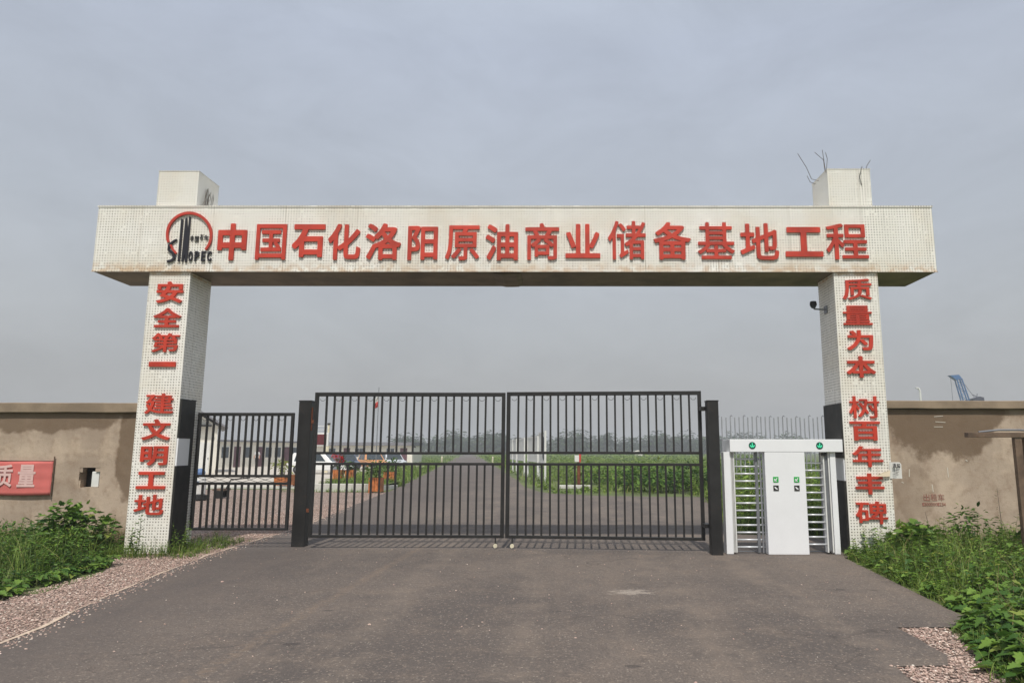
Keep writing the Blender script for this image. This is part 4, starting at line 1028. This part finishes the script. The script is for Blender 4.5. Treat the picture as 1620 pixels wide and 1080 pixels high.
# barrack one: its long facade faces the yard and runs away to the right
A, B = Vector((-31.5, 54.3, 0)), Vector((-28.1, 65.5, 0)); d = (B-A).normalized(); ln = (B-A).length; nrm = Vector((d.y, -d.x, 0))
b1 = thing('barrack', (A.x, A.y, 0), 'long low white barrack with purple doors seen through the small gate', 'building')
b1.rotation_euler.z = math.atan2(d.y, d.x)
def lb(name, m, x0, x1, y0, y1, z0, z1, par=None):
    mb = MB(); mb.box(A.x+x0, A.x+x1, A.y+y0, A.y+y1, A.z+z0, A.z+z1); return mb.build(name, m, par or b1)
lb('wall', M['bldg'], 0, ln, 0, 5, 0, 2.45)
lb('roof', M['roof'], -.3, ln+.2, -.35, 5.3, 2.45, 2.62)
for i, (u, kind) in enumerate(((.3, 'w'), (1.9, 'd'), (3.3, 'w'), (5.0, 'd'), (6.3, 'w'), (7.7, 'w'), (9.2, 'd'), (10.6, 'w'))):
    if kind == 'd':
        dd = lb('door', M['door'], u, u+.85, -.04, -.003, .05, 2.0); lb('handle', M['greysteel'], u+.72, u+.77, -.07, -.041, 1.0, 1.1, dd)
    else:
        w_ = lb('window', M['glass'], u, u+.9, -.03, -.003, .95, 1.95); lb('frame', M['whitepaint'], u-.05, u+.95, -.05, -.031, 1.95, 2.02, w_)
# barrack two, across the yard
gy = 75.0
b2 = thing('barrack', (-23, gy, 0), 'white barrack with grey roof fascia and purple doors behind the parked cars', 'building')
MB().box(-38, -17.75, gy, gy+6, 0, 2.25).build('wall', M['bldg'], b2)
rf = MB(); rf.box(-38.3, -17.6, gy-.5, gy+6.4, 2.27, 2.66); rf.build('roof', M['roof'], b2)
for px, w_, m in ((549, 10, 'door'), (568.5, 13, 'glass'), (618, 12, 'glass'), (639, 11, 'door'), (525, 12, 'glass')):
    xa, xb = at(px-w_/2, 720, gy).x, at(px+w_/2, 720, gy).x
    if m == 'door':
        q = MB().box(xa, xb, gy-.05, gy-.004, .02, 1.95).build('door', M['door'], b2); MB().box(xb-.14, xb-.09, gy-.09, gy-.051, .95, 1.05).build('handle', M['greysteel'], q)
    else: win(b2, xa, xb, gy, .9, 1.9)
MB().tube([(-17.45, gy-.3, 2.05), (-17.4, gy-.3, 2.2)], .14, 10).build('wall_lamp', M['tar'], b2)

# led board on its white stand
ld = thing('led_board', (-17.3, 40, 0), 'maroon message board in a white frame on a pole beside the gate post', 'sign')
MB().box(-17.86, -16.72, 40, 40.16, 1.95, 2.92).build('frame', M['whitepaint'], ld, .01)
MB().box(-17.76, -16.86, 39.975, 39.998, 2.05, 2.80).build('screen', M['led'], ld)
mb = MB().box(-16.90, -16.68, 40.02, 40.14, 0, 1.948); mb.box(-17.9, -17.7, 40.02, 40.14, 0, 1.948); mb.box(-16.84, -16.70, 40.05, 40.12, 2.922, 3.5); mb.build('post', M['cream'], ld)
mb = MB(); mb.box(-17.8, -16.86, 40.06, 40.09, 3.38, 3.42); mb.box(-17.8, -16.86, 40.06, 40.09, 3.12, 3.15); mb.box(-17.83, -17.79, 40.06, 40.09, 2.922, 3.42); mb.build('rail', M['whitepaint'], ld)
MB().box(-16.86, -16.66, 40.0, 40.12, 3.502, 3.62).build('lamp', M['tar'], ld)
# flag
fg = thing('flagpole', (-14.5, 45, 0), 'thin pole with a red and white flag drooping beside it', 'flag')
MB().tube([(-14.46, 45, 0), (-14.46, 45, 6.7)], [.045, .025], 8).build('pole', M['greysteel'], fg)
def cloth(name, m, z0, z1, w_, seed):
    vs, fs = [], []; nx, nz2 = 8, 8
    for j in range(nz2+1):
        for i in range(nx+1):
            u, v = i/nx, j/nz2; z = z0+(z1-z0)*v
            vs.append((-14.49-u*w_*(.75+.25*sin(v*5+seed)), 45+.10*sin(u*8+v*2), z-u*.28))
    for j in range(nz2):
        for i in range(nx): a = j*(nx+1)+i; fs.append((a, a+1, a+nx+2, a+nx+1))
    o = MB().add(vs, fs).build(name, m, fg, smooth=True); o.modifiers.new('s', 'SOLIDIFY').thickness = .01
cloth('flag', M['flagwhite'], 5.55, 6.05, .42, 0); cloth('flag', M['flagred'], 5.12, 5.548, .42, 2)

# parked cars
def car(c, yaw, ln, ht, m, label, suv=False):
    o = thing('parked_car', (c[0], c[1], .05), label, 'car', 'cars parked in the yard')
    o.rotation_euler.z = yaw
    w_ = .88; bx, by, bz = c[0], c[1], .05
    h1 = ht*.56
    prof = [(-.5, .20), (-.5, .48), (-.485, h1/ht*.97), (-.30, h1/ht+.01), (.24, h1/ht), (.45, h1/ht*.84), (.5, h1/ht*.62), (.5, .22), (.40, .16), (-.42, .16)]
    body = MB(); body.prism([(bx+a*ln, bz+b*ht) for a, b in prof], by-w_, by+w_); bo = body.build('body', m, o, .05)
    r0 = -.47 if suv else -.40
    a0, a1, a2, a3 = r0, r0+.06, .08, .25
    cab = MB(); cw0, cw1 = w_*.96, w_*.74; zb, zt2 = bz+h1-.02, bz+ht
    vs = [(bx+a0*ln, by-cw0, zb), (bx+a3*ln, by-cw0, zb), (bx+a3*ln, by+cw0, zb), (bx+a0*ln, by+cw0, zb), (bx+a1*ln, by-cw1, zt2), (bx+a2*ln, by-cw1, zt2), (bx+a2*ln, by+cw1, zt2), (bx+a1*ln, by+cw1, zt2)]
    cab.add(vs, [(4, 5, 6, 7), (0, 1, 5, 4), (1, 2, 6, 5), (2, 3, 7, 6), (3, 0, 4, 7), (3, 2, 1, 0)]); cab.build('cabin', m, o, .04)
    def onface(q, u0, u1, v0, v1, off):
        P = [Vector(vs[i]) for i in q]; n = (P[1]-P[0]).cross(P[3]-P[0]).normalized()*off
        f = lambda u, v: (P[0]*(1-u)+P[1]*u)*(1-v)+(P[3]*(1-u)+P[2]*u)*v+n
        a = [f(u0, v0), f(u1, v0), f(u1, v1), f(u0, v1)]
        g = MB(); g.add([tuple(p) for p in a]+[tuple(p-n*.7) for p in a], [(0, 1, 2, 3), (7, 6, 5, 4), (0, 4, 5, 1), (1, 5, 6, 2), (2, 6, 7, 3), (3, 7, 4, 0)]); return g
    for q in ((0, 1, 5, 4), (2, 3, 7, 6)):
        for u0, u1 in ((.12, .46), (.50, .86)): onface(q, u0, u1, .12, .86, .014).build('side_window', M['carglass'], o)
    onface((1, 2, 6, 5), .06, .94, .10, .92, .014).build('windscreen', M['carglass'], o); onface((3, 0, 4, 7), .06, .94, .15, .90, .014).build('rear_window', M['carglass'], o)
    for a in (-.31, .31):
        for s_ in (-1, 1):
            t2 = MB().tube([(bx+a*ln, by+s_*(w_-.16), bz+.31), (bx+a*ln, by+s_*(w_+.015), bz+.31)], .31, 20).build('wheel', M['tyre'], o)
            MB().tube([(bx+a*ln, by+s_*(w_+.0), bz+.31), (bx+a*ln, by+s_*(w_+.03), bz+.31)], .19, 14).build('rim', M['greysteel'], t2)
    for s_ in (-1, 1):
        MB().box(bx+.5*ln-.06, bx+.5*ln+.012, by+s_*.62-.18, by+s_*.62+.18, bz+h1*.68, bz+h1*.80).build('headlight', M['chrome'], o)
        MB().box(bx-.5*ln-.012, bx-.5*ln+.05, by+s_*.66-.14, by+s_*.66+.14, bz+h1*.7, bz+h1*.95).build('tail_light', M['flagred'], o)
    MB().box(bx+.5*ln-.02, bx+.5*ln+.03, by-.8, by+.8, bz+.22, bz+.42).build('bumper', M['tyre'], o, .01)
    return o
car((-16.35, 37.6), 0, 4.2, 1.42, M['carwhite'], 'white estate car in profile beside the gate post', True)
car((-17.4, 46.5), radians(-62), 4.3, 1.38, M['carblue'], 'slate blue car behind the red flowers')
car((-16.1, 50.0), radians(-60), 4.3, 1.35, M['carorange'], 'orange car parked between the slate blue and the silver car')
car((-15.1, 53.2), radians(-62), 4.3, 1.34, M['carsilver'], 'silver white car at the right end of the parked row')
# small yard things
o = thing('drum', (-18.6, 39.6, .05), 'orange red plastic drum behind the white estate car', 'drum')
MB().lathe(-18.6, 39.6, [(.27, .05), (.3, .3), (.29, .32), (.3, .6), (.29, .62), (.29, 1.12), (.24, 1.17)], 18).build('body', M['orange'], o)
MB().lathe(-18.6, 39.6, [(.25, 1.172), (.25, 1.21), (.05, 1.23)], 18).build('lid', M['orange'], o)
bxx, byy = at(317, 760, 12.0).x, 12.0
o = thing('litter_bin', (bxx, byy, 0), 'white and blue bin on a dark base inside the small gate', 'bin')
MB().lathe(bxx, byy, [(.22, -.01), (.26, .03), (.25, .16), (.16, .20)], 16).build('base', M['tyre'], o)
MB().lathe(bxx, byy, [(.19, .202), (.205, .5), (.17, .72), (.15, .74)], 16).build('body', M['whitepaint'], o)
MB().lathe(bxx, byy, [(.14, .742), (.15, .90), (.11, 1.0), (.05, 1.02)], 16).build('top', M['blueplastic'], o)
MB().box(bxx-.07, bxx+.07, byy-.212, byy-.195, .50, .62).build('sticker', M['blueplastic'], o)
o = thing('hand_cart', (bxx+.2, byy+1.2, 0), 'small dark cart with a long handle beside the white and blue bin', 'cart')
mb = MB().box(bxx+.0, bxx+.4, byy+.9, byy+1.4, .25, .32); mb.build('deck', M['rustbrown'], o)
MB().tube([(bxx+.35, byy+1.15, .32), (bxx+.5, byy+1.15, .62), (bxx+1.15, byy+1.15, .68)], .022, 8).build('handle', M['tar'], o)
for s_ in (.92, 1.38): MB().tube([(bxx+.2, byy+s_-.03, .13), (bxx+.2, byy+s_+.03, .13)], .13, 16).build('wheel', M['tyre'], o)

# a person in front of the barrack
def skin_body(name, joints, edges, parent, mats, assign):
    me = bpy.data.meshes.new(name); me.from_pydata([j[0] for j in joints], edges, []); me.update()
    o = bpy.data.objects.new(name, me); C.objects.link(o); o.parent = parent
    sm = o.modifiers.new('skin', 'SKIN'); sm.use_smooth_shade = True
    for i, j in enumerate(joints):
        me.skin_vertices[0].data[i].radius = (j[1], j[2] if len(j) > 2 else j[1])
    me.skin_vertices[0].data[0].use_root = True
    su = o.modifiers.new('sub', 'SUBSURF'); su.levels = 2; su.render_levels = 2
    dg = bpy.context.evaluated_depsgraph_get(); m2 = bpy.data.meshes.new_from_object(o.evaluated_get(dg))
    o.modifiers.clear(); o.data = m2; m2.materials.clear()
    for m in mats: m2.materials.append(m)
    for p in m2.polygons: p.material_index = assign(p.center); p.use_smooth = True
    return o
pp0 = (-27.85, 54.1, .05)
per = thing('person', pp0, 'person in white shirt and dark trousers walking before the barrack', 'person')
J = [((0, 0, .93), .15, .11), ((0, 0, 1.15), .14, .10), ((0, 0, 1.38), .17, .10), ((0, 0, 1.47), .06), ((0, -.01, 1.54), .06), ((0, -.015, 1.63), .085, .10), ((0, -.01, 1.70), .07, .08),
     ((.19, 0, 1.38), .06), ((.24, .02, 1.12), .045), ((.24, -.06, .90), .035), ((.24, -.09, .80), .028),
     ((-.19, 0, 1.38), .06), ((-.24, .02, 1.12), .045), ((-.24, -.04, .90), .035), ((-.24, -.06, .80), .028),
     ((.09, 0, .85), .095), ((.10, -.06, .48), .065), ((.10, .02, .08), .045), ((.10, -.12, .03), .035),
     ((-.09, 0, .85), .095), ((-.10, .05, .48), .065), ((-.10, .14, .08), .045), ((-.10, .02, .03), .035)]
E_ = [(0, 1), (1, 2), (2, 3), (3, 4), (4, 5), (5, 6), (2, 7), (7, 8), (8, 9), (9, 10), (2, 11), (11, 12), (12, 13), (13, 14), (0, 15), (15, 16), (16, 17), (17, 18), (0, 19), (19, 20), (20, 21), (21, 22)]
def asg(c):
    if c.z > 1.47: return 0
    if abs(c.x) > .205 and c.z < 1.16: return 0
    if c.z > .93: return 1
    return 3 if c.z < .07 else 2
skin_body('body', J, E_, per, [M['skin'], M['shirt'], M['trousers'], M['tyre']], asg)
vs, fs = [], []
hm = MB().lathe(0, 0, [(.098, 1.62), (.10, 1.67), (.085, 1.72), (.05, 1.755), (.01, 1.765)], 14)
hm.v = [(x_+pp0[0], y*1.15+.012+pp0[1], z+pp0[2]) for x_, y, z in hm.v]
hm.build('hair', M['hair'], per, smooth=True)

# notice boards along the right road edge
prev = None
bd_pts = [(-.62, 24.8), (-1.15, 30.2), (-2.2, 36.0), (-3.0, 40.6), (-3.55, 44.9), (-4.3, 50)]
lab = ['white framed notice board nearest the gate with a dark figure picture', 'white notice board second from the gate with grey printed sheet', 'white notice board in the middle of the row', 'white notice board fourth from the gate', 'white notice board farthest down the road']
for i in range(5):
    a, b = Vector((*bd_pts[i], 0)), Vector((*bd_pts[i+1], 0)); d = (b-a).normalized(); b = a+d*min((b-a).length-.6, 4.2)
    o = thing('notice_board', tuple((a+b)/2), lab[i], 'notice board', 'notice boards along the road')
    o.rotation_euler.z = math.atan2(d.y, d.x); L2 = (b-a).length/2; cx_, cy_ = (a+b).x/2, (a+b).y/2
    zt2 = 2.65 if i == 0 else 2.5
    for s_ in (-1, 1): MB().box(cx_+s_*L2-.05, cx_+s_*L2+.05, cy_-.05, cy_+.05, -.02, zt2).build('leg', M['whitepaint'], o)
    fr_ = MB(); fr_.box(cx_-L2+.05, cx_+L2-.05, cy_-.04, cy_+.04, zt2-.10, zt2); fr_.box(cx_-L2+.05, cx_+L2-.05, cy_-.04, cy_+.04, .95, 1.03); fr_.build('frame', M['whitepaint'], o)
    pn = MB().box(cx_-L2+.052, cx_+L2-.052, cy_-.02, cy_+.02, 1.032, zt2-.102).build('panel', M['whitepaint'], o)
    if i == 0:
        n_ = 20; g = MB()
        for sgn in (1, -1):
            g.prism([(cx_-L2*.55+.85*cos(2*pi*k/n_), 1.75+.62*sin(2*pi*k/n_)) for k in range(n_)], cy_+sgn*.022, cy_+sgn*.026)
        g.build('picture', M['machine'], pn)
    rl = MB(); rl.box(cx_-L2+.05, cx_+L2-.05, cy_-.03, cy_+.03, .72, .76); rl.build('rail', M['machine'], o)
# striped marker post with a white slab
o = thing('marker_post', (.96, 20.6, 0), 'red and white marker post standing in the green weeds', 'post')
MB().tube([(.97, 20.6, -.02), (.97, 20.6, 1.12)], .075, 12).build('lower_shaft', M['rust'], o); MB().box(.78, .98, 20.5, 20.7, 1.13, 1.42).build('top_block', M['whitepaint'], o, .01)
MB().tube([(1.02, 20.6, 1.12), (1.03, 20.6, 1.5)], .05, 10).build('red_cap', M['flagred'], o)
tag(MB().box(.08, 1.52, 19.75, 20.1, -.02, .13).build('concrete_slab', M['kerb'], None, .02), 'low white concrete slab lying in front of the marker post', 'slab')
for px, lb_ in ((699.5, 'pale roadside delineator post on the left of the far road'), (780, 'pale roadside delineator post on the right of the far road')):
    g0 = gd(px, 734)
    tag(MB().lathe(g0.x, g0.y, [(.10, 0), (.10, .85), (.06, .95)], 10).build('delineator', M['cream'], None), lb_, 'delineator')
# fence of pale slats behind the turnstile
fn = thing('picket_fence', (4.6, 15.0, 0), 'thin grey picket fence standing beyond the weeds behind the turnstile', 'fence')
i = 0
fx0, fx1 = at(1136, 700, 15).x, at(1330, 700, 15).x; n_ = 14
n_ = 28
for i in range(n_):
    xx = fx0+(fx1-fx0)*i/n_; zt2 = at(1200, 659+random.uniform(-1.5, 1.5), 15).z
    sl = MB().box(xx, xx+.035, 15, 15.03, 0, zt2).build('picket', M['slat'], fn)
    if i % 3 == 0: MB().tube([(xx+.017, 15.01, zt2), (xx+.05, 15.01, zt2+.05), (xx+.09, 15.01, zt2+.01)], .012, 5).build('hook', M['machine'], sl)
MB().box(fx0-.1, fx1+.1, 15.032, 15.08, .5, .56).box(fx0-.1, fx1+.1, 15.032, 15.08, 2.0, 2.06).build('rail', M['greysteel'], fn)

# ------------------------------------------------------------------ fields behind the gate
rnd = random.Random(81); ml, ms, mg = MB(), MB(), MB()
def road_right(y): return -2.18-(y-27.9)*.125 if y > 27.9 else (-.3-(y-16.1)*.16)
for _ in range(3000):
    y = 14.4+rnd.random()**1.7*75; x0 = (road_right(y)+.2) if y > 16.1 else 5
    x_ = x0+rnd.random()*(10+y*.45)
    if y < 14.4+max(0, (1.6-x_)*.9): continue
    near = min(1, (x_-x0)/1.5+.25)
    if abs(x_-.9) < 1.3 and y < 21: near *= .35
    if abs(x_-.9) < .9 and 19.3 < y < 20.4: continue
    if rnd.random() < .45: tuft(mg, (x_, y, -.02), 9, rnd.uniform(.3, .8)*near, rnd, .35, .03)
    else: herb(ml, ms, (x_, y, -.02), rnd.uniform(.25, .8)*near, rnd, 'oval', .17, 11, .01)
for _ in range(3600):   # right side next to the turnstile apron
    y = rnd.uniform(2.4, 14.2); x0 = 3.5+max(0, y-3)*.16; x_ = x0+rnd.random()*6
    if y < 2.9 and x_ < 5.0: continue
    near = min(1, (x_-x0)/1.0+.3)
    if rnd.random() < .5: tuft(mg, (x_, y, -.02), 12, rnd.uniform(.4, .9)*near, rnd, .2, .014)
    else: herb(ml, ms, (x_, y, -.02), rnd.uniform(.4, 1.15)*near, rnd, 'oval', .14, 12, .007)
for _ in range(2600):
    y = 60+rnd.random()**1.5*190; x0 = road_right(y)+.2; x_ = x0+rnd.random()*(8+y*.42)
    q = y/60
    if rnd.random() < .5: tuft(mg, (x_, y, -.02), 7, rnd.uniform(.3, .7), rnd, .8*q, .06*q)
    else: herb(ml, ms, (x_, y, -.02), rnd.uniform(.3, .85), rnd, 'oval', .30*q, 7, .012)
f1 = stuff(ml.build('weeds', M['leafF']), 'green weeds covering the field right of the far road', 'weeds'); mg.build('grass_blades', M['leafC'], f1); ms.build('stems', M['stem'], f1)
rnd = random.Random(82); mg, ml, ms = MB(), MB(), MB()
for _ in range(1500):
    y = 21+rnd.random()**1.5*70; x1 = -7.0-(y-20.6)*.128-.15
    x_ = x1-rnd.random()*(3.2+y*.03) if y < 60 else x1-rnd.random()*12
    if x_ < -9.9 and y < 30 and x_ < -9.9-(y-20)*.2: continue
    tuft(mg, (x_, y, -.02), 9, rnd.uniform(.15, .5), rnd, .35, .03)
    if rnd.random() < .25: herb(ml, ms, (x_, y, -.02), rnd.uniform(.3, .7), rnd, 'oval', .18, 8, .01)
for _ in range(1000):
    y = 75+rnd.random()**1.5*170; x1 = -7.0-(y-20.6)*.128-.15; x_ = x1-rnd.random()*(6+y*.2)
    if y < 84 and x_ < -17: continue
    tuft(mg, (x_, y, -.02), 7, rnd.uniform(.2, .6), rnd, .8*y/60, .06*y/60)
for _ in range(260):
    x_, y = rnd.uniform(-9.7, -7.5), rnd.uniform(17.4, 21.5)
    tuft(mg, (x_, y, .2), 9, rnd.uniform(.12, .38), rnd, .25, .02)
for _ in range(70):
    tuft(mg, (rnd.uniform(-11, -7.3), 16.95-rnd.random()*.2, -.01), 6, rnd.uniform(.08, .25), rnd, .12, .012)
f2 = stuff(mg.build('grass', M['leafC']), 'grass strip between the yard and the left edge of the far road', 'grass'); ml.build('low_leaves', M['leafF'], f2); ms.build('stems', M['stem'], f2)
SH = [((3.0, 18.5), 1.1, 1.0, .85, 'dark rounded shrub in the field right of the marker post'), ((4.4, 17.2), 1.0, .9, .75, 'dark low shrub at the field edge beside the asphalt crossing'), ((5.6, 18.8), 1.2, 1.0, .95, 'dark shrub in the field left of the turnstile post'), ((7.0, 17.0), 1.2, .9, 1.35, 'dark shrub standing before the grey picket fence'), ((2.2, 24.5), 1.4, 1.2, .9, 'green shrub farther back in the field behind the marker post'), ((4.9, 27), 1.8, 1.3, 1.0, 'broad green shrub deep in the field'), ((5.4, 6.5), .7, .8, 1.35, 'dark shrub directly behind the turnstile'), ((6.4, 5.0), .8, .7, 1.3, 'leafy shrub behind the right pillar and turnstile')]
for i, (c_, rx, ry, h, lbl) in enumerate(SH):
    shrub('field_shrub', c_, rx, ry, h, 9, 420, 'oval', .24 if c_[1] > 12 else .16, M['leafD'] if 'dark' in lbl and c_[1] > 12 else M['leafA'], 90+i, lbl, 'shrub', z0=-.02)

# distant wood and a few trees that stand out of it
def crown(ml, ms, x_, y, h, w_, rnd, n):
    ms.tube([(x_, y, 0), (x_+rnd.uniform(-.3, .3), y, h*.5), (x_, y, h*.8)], [.3, .2, .08], 6, False)
    lob = [(Vector((x_+rnd.uniform(-.45, .45)*w_, y+rnd.uniform(-.4, .4)*w_, h*rnd.uniform(.35, .85))), w_*rnd.uniform(.22, .42)) for _ in range(7)]
    for c_, r in lob:
        ms.tube([(x_, y, h*.35), tuple(c_)], [.12, .04], 4, False)
    for _ in range(n):
        c_, r = rnd.choice(lob); d = Vector((rnd.gauss(0, 1), rnd.gauss(0, 1), rnd.gauss(0, 1)+.2)).normalized()
        p = c_+d*r*rnd.uniform(.6, 1.15); add_leaf(ml, p, (d.x, d.y, d.z*.3-.2), rnd.uniform(1.2, 2.4), 'oval', rnd)
rnd = random.Random(101); ml, ms = MB(), MB()
for i in range(190):
    y = rnd.uniform(290, 430); xx = -95+rnd.random()*(240); x_ = xx*y/400-.125*0
    crown(ml, ms, x_, y, rnd.uniform(5, 10.5), rnd.uniform(5, 8), rnd, 150)
wd = stuff(ml.build('woods', M['leafT']), 'hazy grey green wood along the horizon behind the fields', 'woods'); ms.build('trunks', M['bark'], wd)
for i, (px, h, w_, lbl) in enumerate(((722, 14.0, 7, 'tallest hazy tree on the horizon left of the gate centre'), (786, 11.5, 8, 'rounded hazy tree on the horizon right of the far road'), (905, 12.5, 8, 'hazy tree on the horizon behind the marker post'), (1052, 10.5, 9, 'hazy tree on the horizon near the right gate post'), (1090, 11.0, 8, 'hazy tree on the horizon beside the right gate post'))):
    b = at(px, 714, 330); o = thing('tree', (b.x, 330, 0), lbl, 'tree'); ml, ms = MB(), MB()
    crown(ml, ms, b.x, 330, h, w_, random.Random(200+i), 260); ml.build('crown', M['leafT'], o); ms.build('trunk', M['bark'], o)
b = at(1011, 716, 200)
o = thing('far_hut', (b.x, 200, 0), 'tiny white hut at the far edge of the field', 'building')
MB().box(b.x-1.1, b.x+1.1, 200, 203, 0, 1.5).build('wall', M['bldg'], o); MB().prism([(b.x-1.3, 1.5), (b.x+1.3, 1.5), (b.x, 1.95)], 199.7, 203.3).build('roof', M['bldg'], o)

# lamp post and crane over the right wall
o = thing('lamp_post', (at(1456, 620, 60).x, 60, 0), 'white lamp post rising beyond the right wall', 'lamp post')
b = at(1456, 620, 60).x; zt2 = at(1456, 613, 60).z
MB().tube([(b, 60, 0), (b, 60, zt2-.3), (b-.08, 60, zt2), (b-.22, 60, zt2+.05)], [.12, .10, .09, .07], 10).build('pole', M['whitepaint'], o)
MB().box(b-.42, b-.18, 59.85, 60.15, zt2+.02, zt2+.14).build('lamp_head', M['whitepaint'], o, .02)
cY = 150
o = thing('crane', (at(1540, 640, cY).x, cY, 0), 'blue lattice boom crane beyond the right wall', 'crane')
def q3(px, py, dy=0): p = at(px, py, cY); return Vector((p.x, cY+dy, p.z))
foot = q3(1560, 700); foot.z = 2.0; mb = MB()
h0, h1 = q3(1512, 597), q3(1520, 597)
fA, fB = Vector((foot.x-2.2, cY, 2)), Vector((foot.x-.2, cY, 2))
chords = [(h0, fA), (h1, fB)]
for dy in (-.45, .45):
    for a, b in chords: mb.bar(a+Vector((0, dy, 0)), b+Vector((0, dy, 0)), .22, .22)
    for k in range(16):
        t, t2 = k/16, (k+1)/16; a, b = (h0.lerp(fA, t), h1.lerp(fB, t2)) if k % 2 == 0 else (h1.lerp(fB, t), h0.lerp(fA, t2))
        mb.bar(a+Vector((0, dy, 0)), b+Vector((0, dy, 0)), .09, .09)
mb.build('boom', M['crane'], o)
mb = MB(); a, b, c_ = q3(1501, 592), q3(1515, 591), q3(1511, 599)
mb.prism([(a.x, a.z), (b.x, b.z), (h1.x, h1.z), (c_.x, c_.z)], cY-.6, cY+.6); mb.build('boom_head', M['crane'], o)
mb = MB(); mb.tube([(b.x, cY, b.z), tuple(foot+Vector((3, 0, 5)))], .05, 5); mb.tube([(a.x+.4, cY, a.z), (a.x+.5, cY, 6)], .04, 5); mb.build('cable', M['machine'], o)
MB().box(foot.x-2.5, foot.x+4.5, cY-1.6, cY+1.6, 1.2, 4.2).build('cab', M['crane'], o, .1)
for s_ in (-1, 1): MB().box(foot.x-3.5, foot.x+3.5, cY+s_*2-.5, cY+s_*2+.5, 0, 1.15).build('track', M['machine'], o, .2)
o = thing('drill_rig', (at(1546, 640, 120).x, 120, 0), 'dark machine top showing above the right wall beside the crane', 'machine')
b = at(1546, 628, 120)
mb = MB(); mb.box(b.x-.9, b.x+.9, 119.3, 120.7, 0, b.z-.4); mb.build('tower', M['machine'], o)
mb = MB(); mb.prism([(b.x-1.0, b.z-.398), (b.x+1.0, b.z-.398), (b.x+.95, b.z+.15), (b.x+.2, b.z+.35), (b.x-.5, b.z+.1), (b.x-1.05, b.z-.05)], 119.4, 120.6); mb.build('head', M['machine'], o)
mb = MB(); mb.bar((b.x-.9, 120, b.z+.75), (b.x+.3, 120, b.z+.2), .1, .1); mb.bar((b.x, 120, b.z+.3), (b.x+.1, 120, b.z+.9), .08, .08); mb.build('arm', M['machine'], o)

# ------------------------------------------------------------------ haze
hz = MB().box(-900, 900, -70, 900, -1.1, 24).build('haze', M['white'])
k = NT('haze_air'); k.t.nodes.remove(k.p); pv = k.n('ShaderNodeVolumePrincipled'); pv.inputs['Color'].default_value = (.86, .89, .93, 1); pv.inputs['Density'].default_value = .0013; pv.inputs['Anisotropy'].default_value = 0
k.l(pv.outputs[0], k.out.inputs['Volume']); hz.data.materials.clear(); hz.data.materials.append(k.m); hz['kind'] = 'stuff'; hz['label'] = 'thin grey haze over the fields'; hz['category'] = 'haze'
